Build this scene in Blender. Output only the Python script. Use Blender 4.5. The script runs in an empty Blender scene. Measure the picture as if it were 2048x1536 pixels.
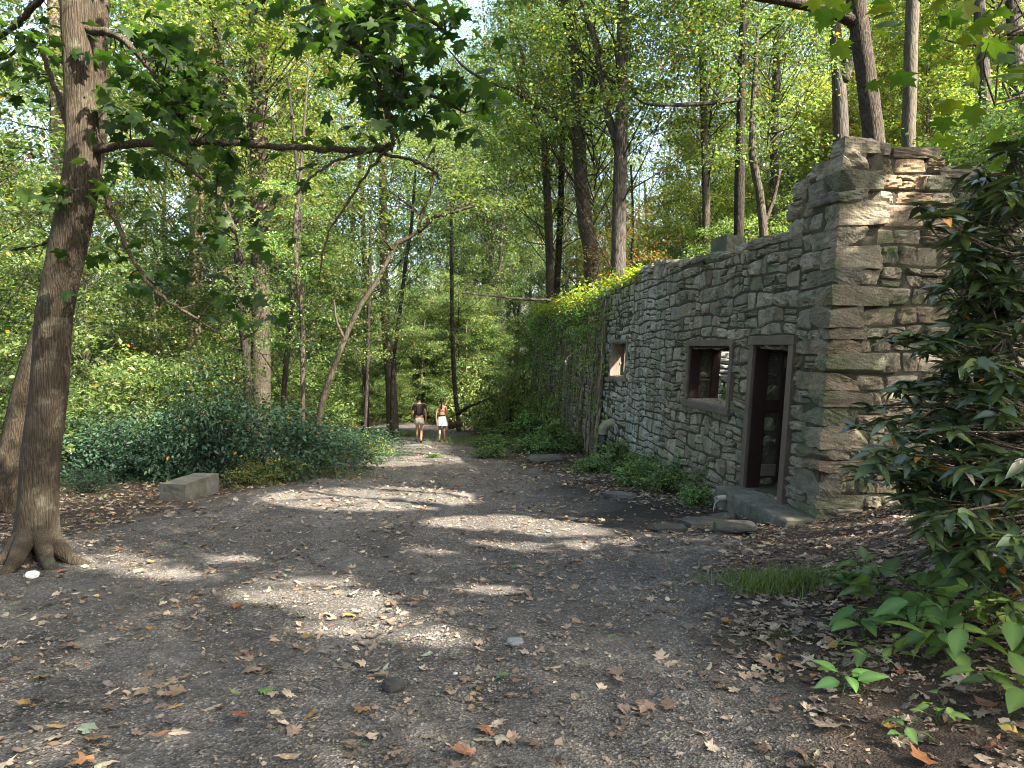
import bpy, math, random
import numpy as np

# ------------------------------------------------------------------ camera, sky, sun, exposure
SC = bpy.context.scene
COL = SC.collection
F = 1480.0                      # focal length in pixels of a 2048 px wide frame
CAMZ = 1.6
PITCH = math.atan(78.0 / F)
cam_d = bpy.data.cameras.new('camera')
cam = bpy.data.objects.new('camera', cam_d)
COL.objects.link(cam)
cam.location = (0, 0, CAMZ)
cam.rotation_euler = (math.pi / 2 - PITCH, 0, 0)
cam_d.sensor_width = 36.0
cam_d.lens = 36.0 * F / 2048.0
cam_d.clip_start = 0.05
cam_d.clip_end = 1500.0
SC.camera = cam

SUN_EL = math.radians(42)
SUN_H = (0.82, -0.57)
_n = math.hypot(*SUN_H)
SUN = np.array([math.cos(SUN_EL) * SUN_H[0] / _n, math.cos(SUN_EL) * SUN_H[1] / _n, math.sin(SUN_EL)])

W = bpy.data.worlds.new('World')
SC.world = W
W.use_nodes = True
wn = W.node_tree.nodes
wl = W.node_tree.links
for n in list(wn):
    wn.remove(n)
sky = wn.new('ShaderNodeTexSky')
sky.sky_type = 'NISHITA'
sky.sun_disc = False
sky.sun_elevation = SUN_EL
sky.sun_rotation = math.atan2(SUN[0], SUN[1])
sky.air_density = 1.0
sky.dust_density = 4.0
sky.ozone_density = 0.6
bgn = wn.new('ShaderNodeBackground')
bgn.inputs['Strength'].default_value = 0.13
won = wn.new('ShaderNodeOutputWorld')
wl.new(sky.outputs[0], bgn.inputs[0])
wl.new(bgn.outputs[0], won.inputs[0])

sd = bpy.data.lights.new('sun', 'SUN')
sd.energy = 5.0
sd.angle = math.radians(0.53)
sd.color = (1.0, 0.9, 0.76)
so = bpy.data.objects.new('sun', sd)
COL.objects.link(so)
from mathutils import Vector
so.rotation_euler = Vector((-SUN[0], -SUN[1], -SUN[2])).to_track_quat('-Z', 'Y').to_euler()

SC.view_settings.view_transform = 'Standard'
SC.view_settings.look = 'None'
SC.view_settings.exposure = 2.6
SC.view_settings.gamma = 1.0
SC.view_settings.use_curve_mapping = False
SC.render.engine = 'CYCLES'
SC.cycles.max_bounces = 6
SC.cycles.diffuse_bounces = 4
SC.cycles.glossy_bounces = 2
SC.cycles.transmission_bounces = 4
SC.cycles.transparent_max_bounces = 4
SC.cycles.sample_clamp_indirect = 6.0
SC.cycles.caustics_reflective = False
SC.cycles.caustics_refractive = False
SC.cycles.use_denoising = True
SC.cycles.denoising_prefilter = 'ACCURATE'
SC.cycles.filter_width = 1.05

RNG = np.random.default_rng(7)

# ------------------------------------------------------------------ picture coordinates -> places in the world
cp, sp = math.cos(PITCH), math.sin(PITCH)

def at(px, py, d):
    """the point at depth y = d seen at pixel (px, py) of the 2048 x 1536 photograph"""
    a = (px - 1024) / F
    b = (768 - py) / F
    ry = cp + b * sp
    rz = -sp + b * cp
    k = d / ry
    return np.array([a * k, d, CAMZ + rz * k])

def px_of(p):
    x, y, z = p[0], p[1], p[2] - CAMZ
    dep = y * cp - z * sp
    up = y * sp + z * cp
    return 1024 + F * x / dep, 768 - F * up / dep

def sstep(a, b, x):
    t = np.clip((x - a) / (b - a), 0, 1)
    return t * t * (3 - 2 * t)

WU = np.array([-0.107, 1.0, 0.0]); WU /= np.linalg.norm(WU)      # direction of the long wall
WN = np.array([-WU[1], WU[0], 0.0])                              # its outward normal (towards the trail)
WC = np.array([3.72, 8.9, 0.0])                                  # its near corner at z = 0

def wob(x, y, s=1.0):
    return (np.sin(x * 1.7 * s + 0.6) * np.cos(y * 1.3 * s + 1.1) + 0.6 * np.sin(x * 3.1 * s - y * 2.3 * s + 2.0) + 0.4 * np.cos(x * 5.3 * s + y * 4.1 * s))

def gz(x, y):
    """height of the ground"""
    x = np.asarray(x, float); y = np.asarray(y, float)
    z = -0.075 * np.clip(y, -12, 45) + 0.012 * np.clip(y - 45, 0, 300)
    z = z + 0.02 * wob(x, y, 0.6) + 0.008 * wob(y, x, 2.3)
    z = z - 0.05 * np.clip(-x - 7, 0, 40)
    # right of the trail
    xa = 2.45 + 0.30 * np.clip(y - 6, 0, 4)
    bank = 0.27 * np.log1p(np.exp((x - xa) * 3)) / 3
    bank = np.where(x - xa > 8, 0.27 * (x - xa), bank)
    wallx = 3.72 - 0.107 * (y - 8.9)
    base_b = 0.0 * x
    room = -0.35 - (z + base_b)
    inside = sstep(wallx + 0.1, wallx + 0.5, x)
    hillz = 2.25 + 0.30 * np.clip(x - wallx - 3.2, 0, 60)
    hill = sstep(wallx + 2.75, wallx + 3.15, x)
    zb = z + base_b + inside * room * (1 - hill)
    zb = zb * (1 - hill) + hill * hillz
    za = z + bank
    t = sstep(8.95, 9.35 + 0.25 * np.clip(x - 6.2, 0, 12), y)
    zz = za * (1 - t) + zb * t
    # beyond the far end of the wall: a wooded bank to the right of the trail
    zc = z + 0.42 * np.log1p(np.exp((x - 0.6 + 0.05 * (y - 34)) * 1.5)) / 1.5
    zc = np.where(x > 30, z + 0.42 * (x - 0.6 + 0.05 * (y - 34)), zc)
    t2 = sstep(34.2, 37.0, y)
    return zz * (1 - t2) + zc * t2

def ground(px, py):
    """where the line of sight through a pixel meets the ground"""
    lo, hi = 1.5, 1.5
    while hi < 120:
        p = at(px, py, hi)
        if p[2] < gz(p[0], p[1]):
            break
        lo = hi
        hi *= 1.05
    for _ in range(30):
        m = (lo + hi) / 2
        p = at(px, py, m)
        if p[2] < gz(p[0], p[1]):
            hi = m
        else:
            lo = m
    p = at(px, py, hi)
    p[2] = gz(p[0], p[1])
    return p

# ------------------------------------------------------------------ mesh helpers
class MB:
    def __init__(self):
        self.v = []; self.c = []; self.f = {}; self.n = 0

    def add(self, V, faces, col=(1, 1, 1)):
        V = np.asarray(V, float).reshape(-1, 3)
        col = np.asarray(col, float)
        if col.ndim == 1:
            col = np.broadcast_to(col, (len(V), 3))
        for f in (faces if isinstance(faces, list) else [faces]):
            f = np.asarray(f, int)
            if f.size:
                self.f.setdefault(f.shape[1], []).append(f + self.n)
        self.v.append(V); self.c.append(col)
        self.n += len(V)

    def mesh(self, name, origin=(0, 0, 0), smooth=False):
        me = bpy.data.meshes.new(name)
        if not self.n:
            return me
        V = np.concatenate(self.v) - np.asarray(origin, float)
        C = np.concatenate(self.c)
        me.vertices.add(len(V))
        me.vertices.foreach_set('co', V.astype(np.float32).ravel())
        loops = []; starts = []; st = 0
        for k, lst in self.f.items():
            A = np.concatenate(lst)
            loops.append(A.ravel())
            starts.append(st + np.arange(len(A)) * k)
            st += A.size
        L = np.concatenate(loops); S = np.concatenate(starts)
        me.loops.add(len(L))
        me.loops.foreach_set('vertex_index', L.astype(np.int32))
        me.polygons.add(len(S))
        me.polygons.foreach_set('loop_start', S.astype(np.int32))
        a = me.attributes.new('col', 'FLOAT_COLOR', 'POINT')
        a.data.foreach_set('color', np.concatenate([C, np.ones((len(C), 1))], 1).astype(np.float32).ravel())
        me.update(calc_edges=True)
        if smooth:
            me.polygons.foreach_set('use_smooth', np.ones(len(S), bool))
        else:
            me.polygons.foreach_set('use_smooth', np.zeros(len(S), bool))
        return me

def tagged(o, label=None, cat=None, group=None, kind=None):
    if label: o['label'] = label
    if cat: o['category'] = cat
    if group: o['group'] = group
    if kind: o['kind'] = kind
    return o

def thing(name, label, cat, loc=(0, 0, 0), group=None):
    o = bpy.data.objects.new(name, None)
    o.empty_display_size = 0.2
    COL.objects.link(o)
    o.location = tuple(float(a) for a in loc)
    return tagged(o, label, cat, group)

def part(name, mb, mat, root=None, smooth=False, label=None):
    """one mesh object; its shape is given in world coordinates (or a finished mesh, already relative to root)"""
    if isinstance(mb, MB):
        org = np.zeros(3)
        r = root
        while r is not None:
            org = org + np.array(r.location); r = r.parent
        me = mb.mesh(name, org, smooth)
    else:
        me = mb
    if not me.materials:
        me.materials.append(mat)
    o = bpy.data.objects.new(name, me)
    COL.objects.link(o)
    if root is not None:
        o.parent = root
    if label: o['label'] = label
    return o

def single(name, mb, mat, loc, label, cat, group=None, kind=None, smooth=False):
    me = mb.mesh(name, loc, smooth)
    me.materials.append(mat)
    o = bpy.data.objects.new(name, me)
    COL.objects.link(o)
    o.location = tuple(float(a) for a in loc)
    return tagged(o, label, cat, group, kind)

def tube(mb, P, R, sides=8, col=(1, 1, 1), flute=0.0, seed=0, cap=True, rough=0.0):
    P = np.asarray(P, float); R = np.broadcast_to(np.asarray(R, float), (len(P),))
    T = np.gradient(P, axis=0)
    T /= np.linalg.norm(T, axis=1)[:, None] + 1e-9
    ref = np.array([1.0, 0, 0]) if abs(T[0][0]) < 0.8 else np.array([0, 1.0, 0])
    a = np.cross(T[0], ref); a /= np.linalg.norm(a)
    rg = np.random.default_rng(seed)
    ph = rg.uniform(0, 6.28, 4)
    ang = np.arange(sides) * 2 * math.pi / sides
    V = np.zeros((len(P), sides, 3))
    for i in range(len(P)):
        a = a - T[i] * np.dot(a, T[i]); a /= np.linalg.norm(a) + 1e-9
        b = np.cross(T[i], a)
        r = R[i] * (1 + flute * (0.5 * np.sin(3 * ang + ph[0]) + 0.5 * np.sin(5 * ang + ph[1] + 0.15 * i) + 0.3 * np.sin(8 * ang + ph[2] - 0.1 * i)))
        if rough:
            r = r * (1 + rough * rg.normal(0, 1, sides))
        V[i] = P[i] + np.outer(np.cos(ang) * r, a) + np.outer(np.sin(ang) * r, b)
    i = np.arange(len(P) - 1)[:, None] * sides
    j = np.arange(sides)[None, :]
    j2 = (j + 1) % sides
    Fq = np.stack([i + j, i + j2, i + sides + j2, i + sides + j], -1).reshape(-1, 4)
    fs = [Fq]
    if cap:
        fs.append(np.arange(sides)[None, ::-1])
        fs.append((np.arange(sides) + (len(P) - 1) * sides)[None, :])
    mb.add(V.reshape(-1, 3), fs, col)

def smooth_path(P, n):
    """Catmull-Rom resampling of a polyline (any number of columns)"""
    P = np.asarray(P, float)
    if len(P) < 3:
        t = np.linspace(0, 1, n)[:, None]
        return P[0] * (1 - t) + P[-1] * t
    Q = np.vstack([2 * P[0] - P[1], P, 2 * P[-1] - P[-2]])
    out = []
    for t in np.linspace(0, len(P) - 1 - 1e-6, n):
        i = int(t); u = t - i
        p0, p1, p2, p3 = Q[i], Q[i + 1], Q[i + 2], Q[i + 3]
        out.append(0.5 * (2 * p1 + (p2 - p0) * u + (2 * p0 - 5 * p1 + 4 * p2 - p3) * u * u + (3 * p1 - p0 - 3 * p2 + p3) * u ** 3))
    return np.array(out)

def rot_mats(az, tilt, roll):
    """Rz(az) @ Rx(tilt) @ Ry(roll), for arrays of angles"""
    ca, sa, ct, st, cr, sr = np.cos(az), np.sin(az), np.cos(tilt), np.sin(tilt), np.cos(roll), np.sin(roll)
    z = np.zeros_like(ca); o = np.ones_like(ca)
    Rz = np.stack([ca, -sa, z, sa, ca, z, z, z, o], -1).reshape(-1, 3, 3)
    Rx = np.stack([o, z, z, z, ct, -st, z, st, ct], -1).reshape(-1, 3, 3)
    Ry = np.stack([cr, z, sr, z, o, z, -sr, z, cr], -1).reshape(-1, 3, 3)
    return Rz @ Rx @ Ry

def scatter(mb, tmpl, P, Rm, S, C):
    """copies of a small template (verts, faces) at points P, turned by Rm, scaled by S, coloured by C"""
    tv, tf = tmpl[:2]
    N = len(P)
    if N == 0:
        return
    S = np.broadcast_to(np.asarray(S, float), (N,))
    V = np.einsum('nij,kj->nki', Rm, tv) * S[:, None, None] + np.asarray(P)[:, None, :]
    K = len(tv)
    base = np.arange(N)[:, None, None] * K
    fs = [(base + np.asarray(f)[None]).reshape(-1, np.asarray(f).shape[1]) for f in tf]
    CC = np.repeat(np.asarray(C, float), K, 0)
    if len(tmpl) > 2:
        CC = CC * np.tile(tmpl[2], N)[:, None]
    mb.add(V.reshape(-1, 3), fs, CC)

# leaf templates: stalk at the origin, tip along +y, upper side +z
LEAF4 = (np.array([[0, 0, 0], [.30, .45, .09], [0, 1, -.06], [-.30, .45, .09]]), [np.array([[0, 1, 2], [0, 2, 3]])])

def ovate(w=.32, droop=.18, fold=.08, n=5, tip=1.15):
    V = []; 
    ys = np.linspace(0, 1, n + 2)
    mid = []; lf = []; rt = []
    for y in ys:
        ww = w * math.sin(math.pi * y ** 0.8) ** 0.9 if 0 < y < 1 else 0
        ww *= (1.0 - 0.25 * y)
        zc = -droop * y * y
        mid.append([0, y, zc]); lf.append([-ww, y, zc + fold * ww / w]); rt.append([ww, y, zc + fold * ww / w])
    V = mid + lf[1:-1] + rt[1:-1]
    m = n + 2
    tri = []; quad = []
    L = lambda i: m + i - 1
    R = lambda i: m + n + i - 1
    tri += [[0, 1, L(1)], [0, R(1), 1]]
    for i in range(1, n):
        quad += [[i, i + 1, L(i + 1), L(i)], [i + 1, i, R(i), R(i + 1)]]
    tri += [[n, n + 1, L(n)], [n, R(n), n + 1]]
    tone = np.concatenate([np.full(m, 1.35), np.full(2 * n, .88)])      # paler midrib
    return (np.array(V, float), [np.array(tri), np.array(quad)], tone)

def maple(cup=0.18, twist=0.0, lob=1.0):
    half = [(0, 0), (.16, -.09), (.40, -.05), (.31, .12), (.50, .26), (.62, .47), (.41, .43), (.24, .47), (.29, .70), (.13, .72), (0, 1.0)]
    out = half + [(-x, y) for x, y in half[-2:0:-1]]
    V = [[0, .32, 0.05]] + [[x * lob, y, -cup * (x * x * 1.6 + (y - .3) ** 2 * 0.8) + twist * x * (y - .3)] for x, y in out]
    n = len(out)
    tri = [[0, 1 + (i + 1) % n, 1 + i] for i in range(n)]
    return (np.array(V, float), [np.array(tri)])

OVATE = ovate()
LEAF6 = ovate(.30, .12, .07, 2)
RHODO = ovate(.19, .28, .05, 5)
MAPLE = maple()

# ------------------------------------------------------------------ materials
def mat_new(name):
    m = bpy.data.materials.new(name)
    m.use_nodes = True
    nt = m.node_tree
    for n in list(nt.nodes):
        nt.nodes.remove(n)
    out = nt.nodes.new('ShaderNodeOutputMaterial')
    return m, nt, out

def nd(nt, t, **kw):
    n = nt.nodes.new(t)
    for k, v in kw.items():
        if k.startswith('i_'):
            n.inputs[k[2:].replace('_', ' ')].default_value = v
        else:
            setattr(n, k, v)
    return n

def ramp(nt, fac, stops):
    r = nt.nodes.new('ShaderNodeValToRGB')
    e = r.color_ramp.elements
    while len(e) < len(stops):
        e.new(0.5)
    for k, (p, c) in enumerate(stops):
        e[k].position = p
        e[k].color = (c[0], c[1], c[2], 1) if hasattr(c, '__len__') else (c, c, c, 1)
    nt.links.new(fac, r.inputs[0])
    return r.outputs[0]

def mixc(nt, fac, a, b, mode='MIX'):
    m = nt.nodes.new('ShaderNodeMix')
    m.data_type = 'RGBA'; m.blend_type = mode
    for sock, v in ((m.inputs[0], fac), (m.inputs[6], a), (m.inputs[7], b)):
        if isinstance(v, bpy.types.NodeSocket):
            nt.links.new(v, sock)
        elif isinstance(v, (int, float)):
            sock.default_value = v
        else:
            sock.default_value = (v[0], v[1], v[2], 1)
    return m.outputs[2]

def noise(nt, vec, scale, detail=4, rough=.6, out=0):
    n = nt.nodes.new('ShaderNodeTexNoise')
    n.inputs['Scale'].default_value = scale
    n.inputs['Detail'].default_value = detail
    n.inputs['Roughness'].default_value = rough
    if vec is not None:
        nt.links.new(vec, n.inputs['Vector'])
    return n.outputs[out]

def voro(nt, vec, scale, feature='F1', out='Distance'):
    n = nt.nodes.new('ShaderNodeTexVoronoi')
    n.feature = feature
    n.inputs['Scale'].default_value = scale
    if vec is not None:
        nt.links.new(vec, n.inputs['Vector'])
    return n.outputs[out]

def mapping(nt, vec, scale):
    m = nt.nodes.new('ShaderNodeMapping')
    m.inputs['Scale'].default_value = scale
    nt.links.new(vec, m.inputs['Vector'])
    return m.outputs[0]

def math_(nt, op, a, b=None):
    m = nt.nodes.new('ShaderNodeMath'); m.operation = op
    for s, v in zip(m.inputs, (a, b)):
        if v is None: continue
        if isinstance(v, bpy.types.NodeSocket): nt.links.new(v, s)
        else: s.default_value = v
    return m.outputs[0]

def bump(nt, h, strength=.5, dist=.02, normal=None):
    b = nt.nodes.new('ShaderNodeBump')
    b.inputs['Strength'].default_value = strength
    b.inputs['Distance'].default_value = dist
    nt.links.new(h, b.inputs['Height'])
    if normal is not None: nt.links.new(normal, b.inputs['Normal'])
    return b.outputs[0]

def attr(nt):
    a = nt.nodes.new('ShaderNodeAttribute'); a.attribute_name = 'col'
    return a

def pos(nt):
    return nt.nodes.new('ShaderNodeNewGeometry').outputs['Position']

def objc(nt):
    return nt.nodes.new('ShaderNodeTexCoord').outputs['Object']

def princ(nt, out, col, rough=.8, normal=None, spec=.3):
    p = nt.nodes.new('ShaderNodeBsdfPrincipled')
    if isinstance(col, bpy.types.NodeSocket): nt.links.new(col, p.inputs['Base Color'])
    else: p.inputs['Base Color'].default_value = (*col, 1)
    if isinstance(rough, bpy.types.NodeSocket): nt.links.new(rough, p.inputs['Roughness'])
    else: p.inputs['Roughness'].default_value = rough
    p.inputs['Specular IOR Level'].default_value = spec
    if normal is not None: nt.links.new(normal, p.inputs['Normal'])
    if out is not None: nt.links.new(p.outputs[0], out.inputs[0])
    return p.outputs[0]

def leaf_material(name, trans=.45, rough=.5, spec=.3, warm=(1.15, 1.1, .6), vary=.12, tgain=1.0):
    m, nt, out = mat_new(name)
    a = attr(nt)
    oi = nt.nodes.new('ShaderNodeObjectInfo')
    hs = nt.nodes.new('ShaderNodeHueSaturation')
    nt.links.new(a.outputs['Color'], hs.inputs['Color'])
    h = math_(nt, 'MULTIPLY_ADD', oi.outputs['Random'], 0.04); h.node.inputs[2].default_value = 0.478
    nt.links.new(h, hs.inputs['Hue'])
    v = math_(nt, 'MULTIPLY_ADD', oi.outputs['Random'], vary * 2); v.node.inputs[2].default_value = 1 - vary
    nt.links.new(v, hs.inputs['Value'])
    p = princ(nt, None, hs.outputs[0], rough, None, spec)
    t = nt.nodes.new('ShaderNodeBsdfTranslucent')
    tc = mixc(nt, 1.0, hs.outputs[0], tuple(w * tgain for w in warm), 'MULTIPLY')
    nt.links.new(tc, t.inputs['Color'])
    mx = nt.nodes.new('ShaderNodeMixShader'); mx.inputs[0].default_value = trans
    nt.links.new(p, mx.inputs[1]); nt.links.new(t.outputs[0], mx.inputs[2])
    nt.links.new(mx.outputs[0], out.inputs[0])
    return m

M = {}
M['leaf'] = leaf_material('tree_leaf', .5, .42, .5, (1.3, 1.38, .7), .2, 1.25)
M['leaf_near'] = leaf_material('maple_leaf', .5, .5, .3, (1.4, 1.5, .55), .1, 1.1)
M['shrub_leaf'] = leaf_material('shrub_leaf', .3, .5, .25, (1.3, 1.3, .7), .15)
M['rhodo_leaf'] = leaf_material('rhododendron_leaf', .16, .30, .7, (1.6, 1.6, .5), .1)
M['plant_leaf'] = leaf_material('plant_leaf', .35, .45, .4, (1.3, 1.4, .6), .12)
M['dry_leaf'] = leaf_material('dry_leaf', .15, .7, .2, (1.2, 1.0, .7), .05)

def bark(name, c1, c2, scale=9, stretch=.12, lichen=.0, bstr=.8, vw=.5):
    m, nt, out = mat_new(name)
    o = objc(nt)
    v = mapping(nt, o, (1, 1, stretch))
    n1 = noise(nt, v, scale * 3.0, 5, .7)
    n2 = voro(nt, v, scale * 2.4, 'DISTANCE_TO_EDGE')
    n2c = ramp(nt, n2, [(0, 0), (.18, 1)])
    h = mixc(nt, vw, n1, n2c)
    big = noise(nt, o, 1.3, 3)
    col = ramp(nt, h, [(.12, c1), (.75, c2)])
    col = mixc(nt, math_(nt, 'MULTIPLY', ramp(nt, big, [(.45, 0), (.7, 1)]), .55), col, tuple(.62 * a for a in c2))
    if lichen:
        li = ramp(nt, noise(nt, o, 6, 6, .75), [(.54, 0), (.64, 1)])
        col = mixc(nt, math_(nt, 'MULTIPLY', li, lichen), col, (.25, .28, .21))
    a = attr(nt)
    col = mixc(nt, 1.0, col, a.outputs['Color'], 'MULTIPLY')
    princ(nt, out, col, .9, bump(nt, h, bstr, .03), .15)
    return m

M['bark_grey'] = bark('grey_bark', (.035, .03, .025), (.135, .12, .10), 9, .12, .10)
M['bark_brown'] = bark('brown_bark', (.035, .029, .022), (.12, .10, .078), 12, .12, .3, .6)
M['bark_smooth'] = bark('smooth_maple_bark', (.030, .025, .019), (.13, .108, .082), 22, .08, .4, .95, .28)
M['bark_pale'] = bark('pale_bark', (.12, .10, .08), (.26, .235, .195), 7, .2, .18, .4)
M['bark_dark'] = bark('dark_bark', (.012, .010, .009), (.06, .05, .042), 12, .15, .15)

# stone, mortar, concrete, paint
def stone_material(name, lich=.5, spots_amt=.55, lime=.8):
    m, nt, out = mat_new(name)
    P = pos(nt)
    a = attr(nt)
    n1 = noise(nt, P, 5, 6, .65)
    n2 = noise(nt, P, 38, 5, .7)
    col = mixc(nt, 1.0, a.outputs['Color'], ramp(nt, n1, [(.25, .62), (.75, 1.3)]), 'MULTIPLY')
    col = mixc(nt, 1.0, col, ramp(nt, n2, [(.3, .68), (.7, 1.25)]), 'MULTIPLY')
    moss = ramp(nt, noise(nt, P, 2.1, 6, .7), [(.50, 0), (.66, 1)])
    col = mixc(nt, math_(nt, 'MULTIPLY', moss, lich), col, (.085, .10, .045))
    spots = ramp(nt, noise(nt, P, 9, 7, .8), [(.60, 0), (.68, 1)])
    col = mixc(nt, math_(nt, 'MULTIPLY', spots, spots_amt), col, (.36, .38, .32))
    # pale lime washed down the wall in streaks
    sx = nt.nodes.new('ShaderNodeSeparateXYZ'); nt.links.new(P, sx.inputs[0])
    v = mapping(nt, P, (1.2, 1.2, .1))
    st = ramp(nt, noise(nt, v, 4.5, 5, .7), [(.42, 0), (.56, 1)])
    zone = math_(nt, 'MULTIPLY', ramp(nt, math_(nt, 'MULTIPLY', sx.outputs[1], .025), [(.36, 0), (.42, 1), (.53, 1), (.58, .15)]), st)
    col = mixc(nt, math_(nt, 'MULTIPLY', zone, lime), col, (.36, .38, .36))
    dk = ramp(nt, noise(nt, mapping(nt, P, (1, 1, .16)), 2.1, 4, .6), [(.55, 0), (.68, 1)])
    col = mixc(nt, math_(nt, 'MULTIPLY', dk, .5), col, (.03, .03, .027))
    h = mixc(nt, .4, n2, n1)
    princ(nt, out, col, .92, bump(nt, h, .9, .03), .2)
    return m

M['stone'] = stone_material('rubble_stone', .5)
M['mossy_stone'] = stone_material('mossy_rubble_stone', .9, .35)
M['dark_stone'] = stone_material('dark_stone', .3, .03, 0.0)
M['mortar'] = None
m, nt, out = mat_new('old_mortar')
P = pos(nt)
c = ramp(nt, noise(nt, P, 7, 6, .7), [(.3, (.032, .030, .023)), (.7, (.105, .098, .078))])
c = mixc(nt, math_(nt, 'MULTIPLY', ramp(nt, noise(nt, P, 1.6, 4), [(.45, 0), (.65, 1)]), .6), c, (.05, .06, .028))
princ(nt, out, c, .95, bump(nt, noise(nt, P, 60, 5, .7), .8, .02), .1)
M['mortar'] = m

m, nt, out = mat_new('rough_concrete')
P = pos(nt)
c = ramp(nt, noise(nt, P, 5, 8, .7), [(.3, (.055, .055, .043)), (.7, (.165, .16, .135))])
c = mixc(nt, math_(nt, 'MULTIPLY', ramp(nt, noise(nt, P, 2.3, 5), [(.5, 0), (.65, 1)]), .6), c, (.07, .08, .04))
princ(nt, out, c, .9, bump(nt, noise(nt, P, 45, 6, .75), .6, .015), .2)
M['concrete'] = m

def paint(name, c1, c2, rough=.6):
    m, nt, out = mat_new(name)
    P = pos(nt)
    g = noise(nt, mapping(nt, P, (14, 14, 1.0)), 6, 4, .6)
    c = ramp(nt, g, [(.3, c1), (.7, c2)])
    d = ramp(nt, noise(nt, P, 3, 6, .7), [(.35, .75), (.65, 1.1)])
    c = mixc(nt, 1.0, c, d, 'MULTIPLY')
    princ(nt, out, c, rough, bump(nt, g, .35, .004), .3)
    return m

M['brown_paint'] = paint('brown_painted_wood', (.09, .070, .055), (.135, .107, .086))
M['red_paint'] = paint('dark_red_painted_wood', (.016, .0075, .007), (.032, .013, .012))
M['raw_wood'] = paint('weathered_wood', (.13, .11, .085), (.25, .21, .165), .85)

# ------------------------------------------------------------------ the ground and the trail
LEFT_EDGE = [(-4.6, 2), (-5.4, 6.5), (-5.2, 10), (-4.8, 12.5), (-4.2, 15), (-4.5, 20), (-5.0, 26), (-5.6, 32), (-6.6, 40), (-9, 47)]
RIGHT_EDGE = [(1.2, 1.5), (1.35, 3.5), (1.65, 5), (1.9, 6.6), (2.6, 8.2), (2.3, 10), (1.5, 12), (1.1, 15), (-.3, 20), (-1.0, 24), (-1.7, 30), (-2.2, 36), (-4.2, 42), (-6, 47)]

def edge_at(E, y):
    E = np.array(E)
    return np.interp(y, E[:, 1], E[:, 0])

def on_path(x, y):
    """1 on the trail, 0 off it, with a ragged edge"""
    w = 0.22 * wob(np.asarray(x) * 1.9, np.asarray(y) * 1.7)
    l = x - edge_at(LEFT_EDGE, y) + w
    r = edge_at(RIGHT_EDGE, y) - x + w
    return sstep(-.35, .45, np.minimum(l, r)) * (1 - sstep(45, 48, y))

def axis(segs):
    out = [segs[0][0]]
    for a, b, s in segs:
        n = max(1, int(round((b - a) / s)))
        out += list(np.linspace(a, b, n + 1)[1:])
    return np.array(out)

gx = axis([(-220, -60, 16), (-60, -14, 2), (-14, -7, .3), (-7, 7.5, .085), (7.5, 16, .4), (16, 60, 2), (60, 220, 16)])
gy = axis([(-40, -6, 3), (-6, 2.4, .5), (2.4, 12, .085), (12, 20, .16), (20, 48, .4), (48, 90, 3), (90, 320, 20)])
GX, GY = np.meshgrid(gx, gy)
GZ = gz(GX, GY)
rg = np.random.default_rng(3)
near = (np.abs(GX) < 9) & (GY > 0) & (GY < 26)
GZ = GZ + near * (rg.normal(0, .007, GX.shape) + .012 * np.sin(GX * 9 + 2 * np.sin(GY * 3)) * np.sin(GY * 8 + GX * 2))
pm = on_path(GX, GY)
wet = np.clip(1.5 * np.exp(-(((GX - 2.0 - .25 * np.sin(GY * 3)) / 1.15) ** 2 + ((GY - 10.1 - .3 * np.sin(GX * 4)) / 1.35) ** 2)), 0, 1)
wet = np.maximum(wet, np.exp(-(((GX - 1.3) / .8) ** 2 + ((GY - 13) / 2.2) ** 2)) * .8)
gcol = np.stack([pm, wet, np.clip(wob(GX * .5, GY * .5) * .5 + .5, 0, 1)], -1).reshape(-1, 3)
gV = np.stack([GX, GY, GZ], -1).reshape(-1, 3)
ny, nx = GX.shape
qi = (np.arange(ny - 1)[:, None] * nx + np.arange(nx - 1)[None]).ravel()
Q = np.stack([qi, qi + 1, qi + nx + 1, qi + nx], -1)
isp = pm.ravel()[Q].mean(1) > .5

m, nt, out = mat_new('forest_ground')
P = pos(nt)
a = attr(nt)
sx = nt.nodes.new('ShaderNodeSeparateColor'); nt.links.new(a.outputs['Color'], sx.inputs[0])
grain = voro(nt, P, 75, 'F1', 'Color')
gs = nt.nodes.new('ShaderNodeSeparateColor'); nt.links.new(grain, gs.inputs[0])
gd = voro(nt, P, 75)
n1 = noise(nt, mapping(nt, P, (1.6, .7, 1)), 1.0, 7, .7)
n2 = noise(nt, P, 14, 6, .7)
n3 = noise(nt, P, 120, 3, .7)
grav = ramp(nt, gs.outputs[0], [(0, (.034, .032, .029)), (.55, (.085, .079, .071)), (.88, (.19, .175, .158)), (1, (.38, .355, .325))])
grav = mixc(nt, .45, grav, ramp(nt, n2, [(.25, (.03, .027, .025)), (.75, (.15, .133, .116))]))
grav = mixc(nt, 1.0, grav, (1.03, 1.04, 1.04), 'MULTIPLY')
dirt = ramp(nt, noise(nt, P, .55, 6, .65), [(.46, 0), (.62, 1)])
grav = mixc(nt, math_(nt, 'MULTIPLY', dirt, .55), grav, ramp(nt, n2, [(.3, (.07, .066, .06)), (.7, (.19, .177, .16))]))
grav = mixc(nt, 1.0, grav, ramp(nt, n1, [(.3, .6), (.5, .95), (.7, 1.45)]), 'MULTIPLY')
soil = ramp(nt, n2, [(.25, (.016, .012, .009)), (.55, (.05, .036, .026)), (.8, (.11, .078, .055))])
soil = mixc(nt, .35, soil, ramp(nt, n3, [(.3, (.02, .015, .012)), (.7, (.11, .085, .065))]))
c = mixc(nt, sx.outputs[0], soil, grav)
c = mixc(nt, math_(nt, 'MULTIPLY', sx.outputs[1], .9), c, (.010, .0095, .0095))
h = mixc(nt, .5, gd, n2)
rgh = math_(nt, 'SUBTRACT', .95, math_(nt, 'MULTIPLY', sx.outputs[1], .35))
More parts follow.
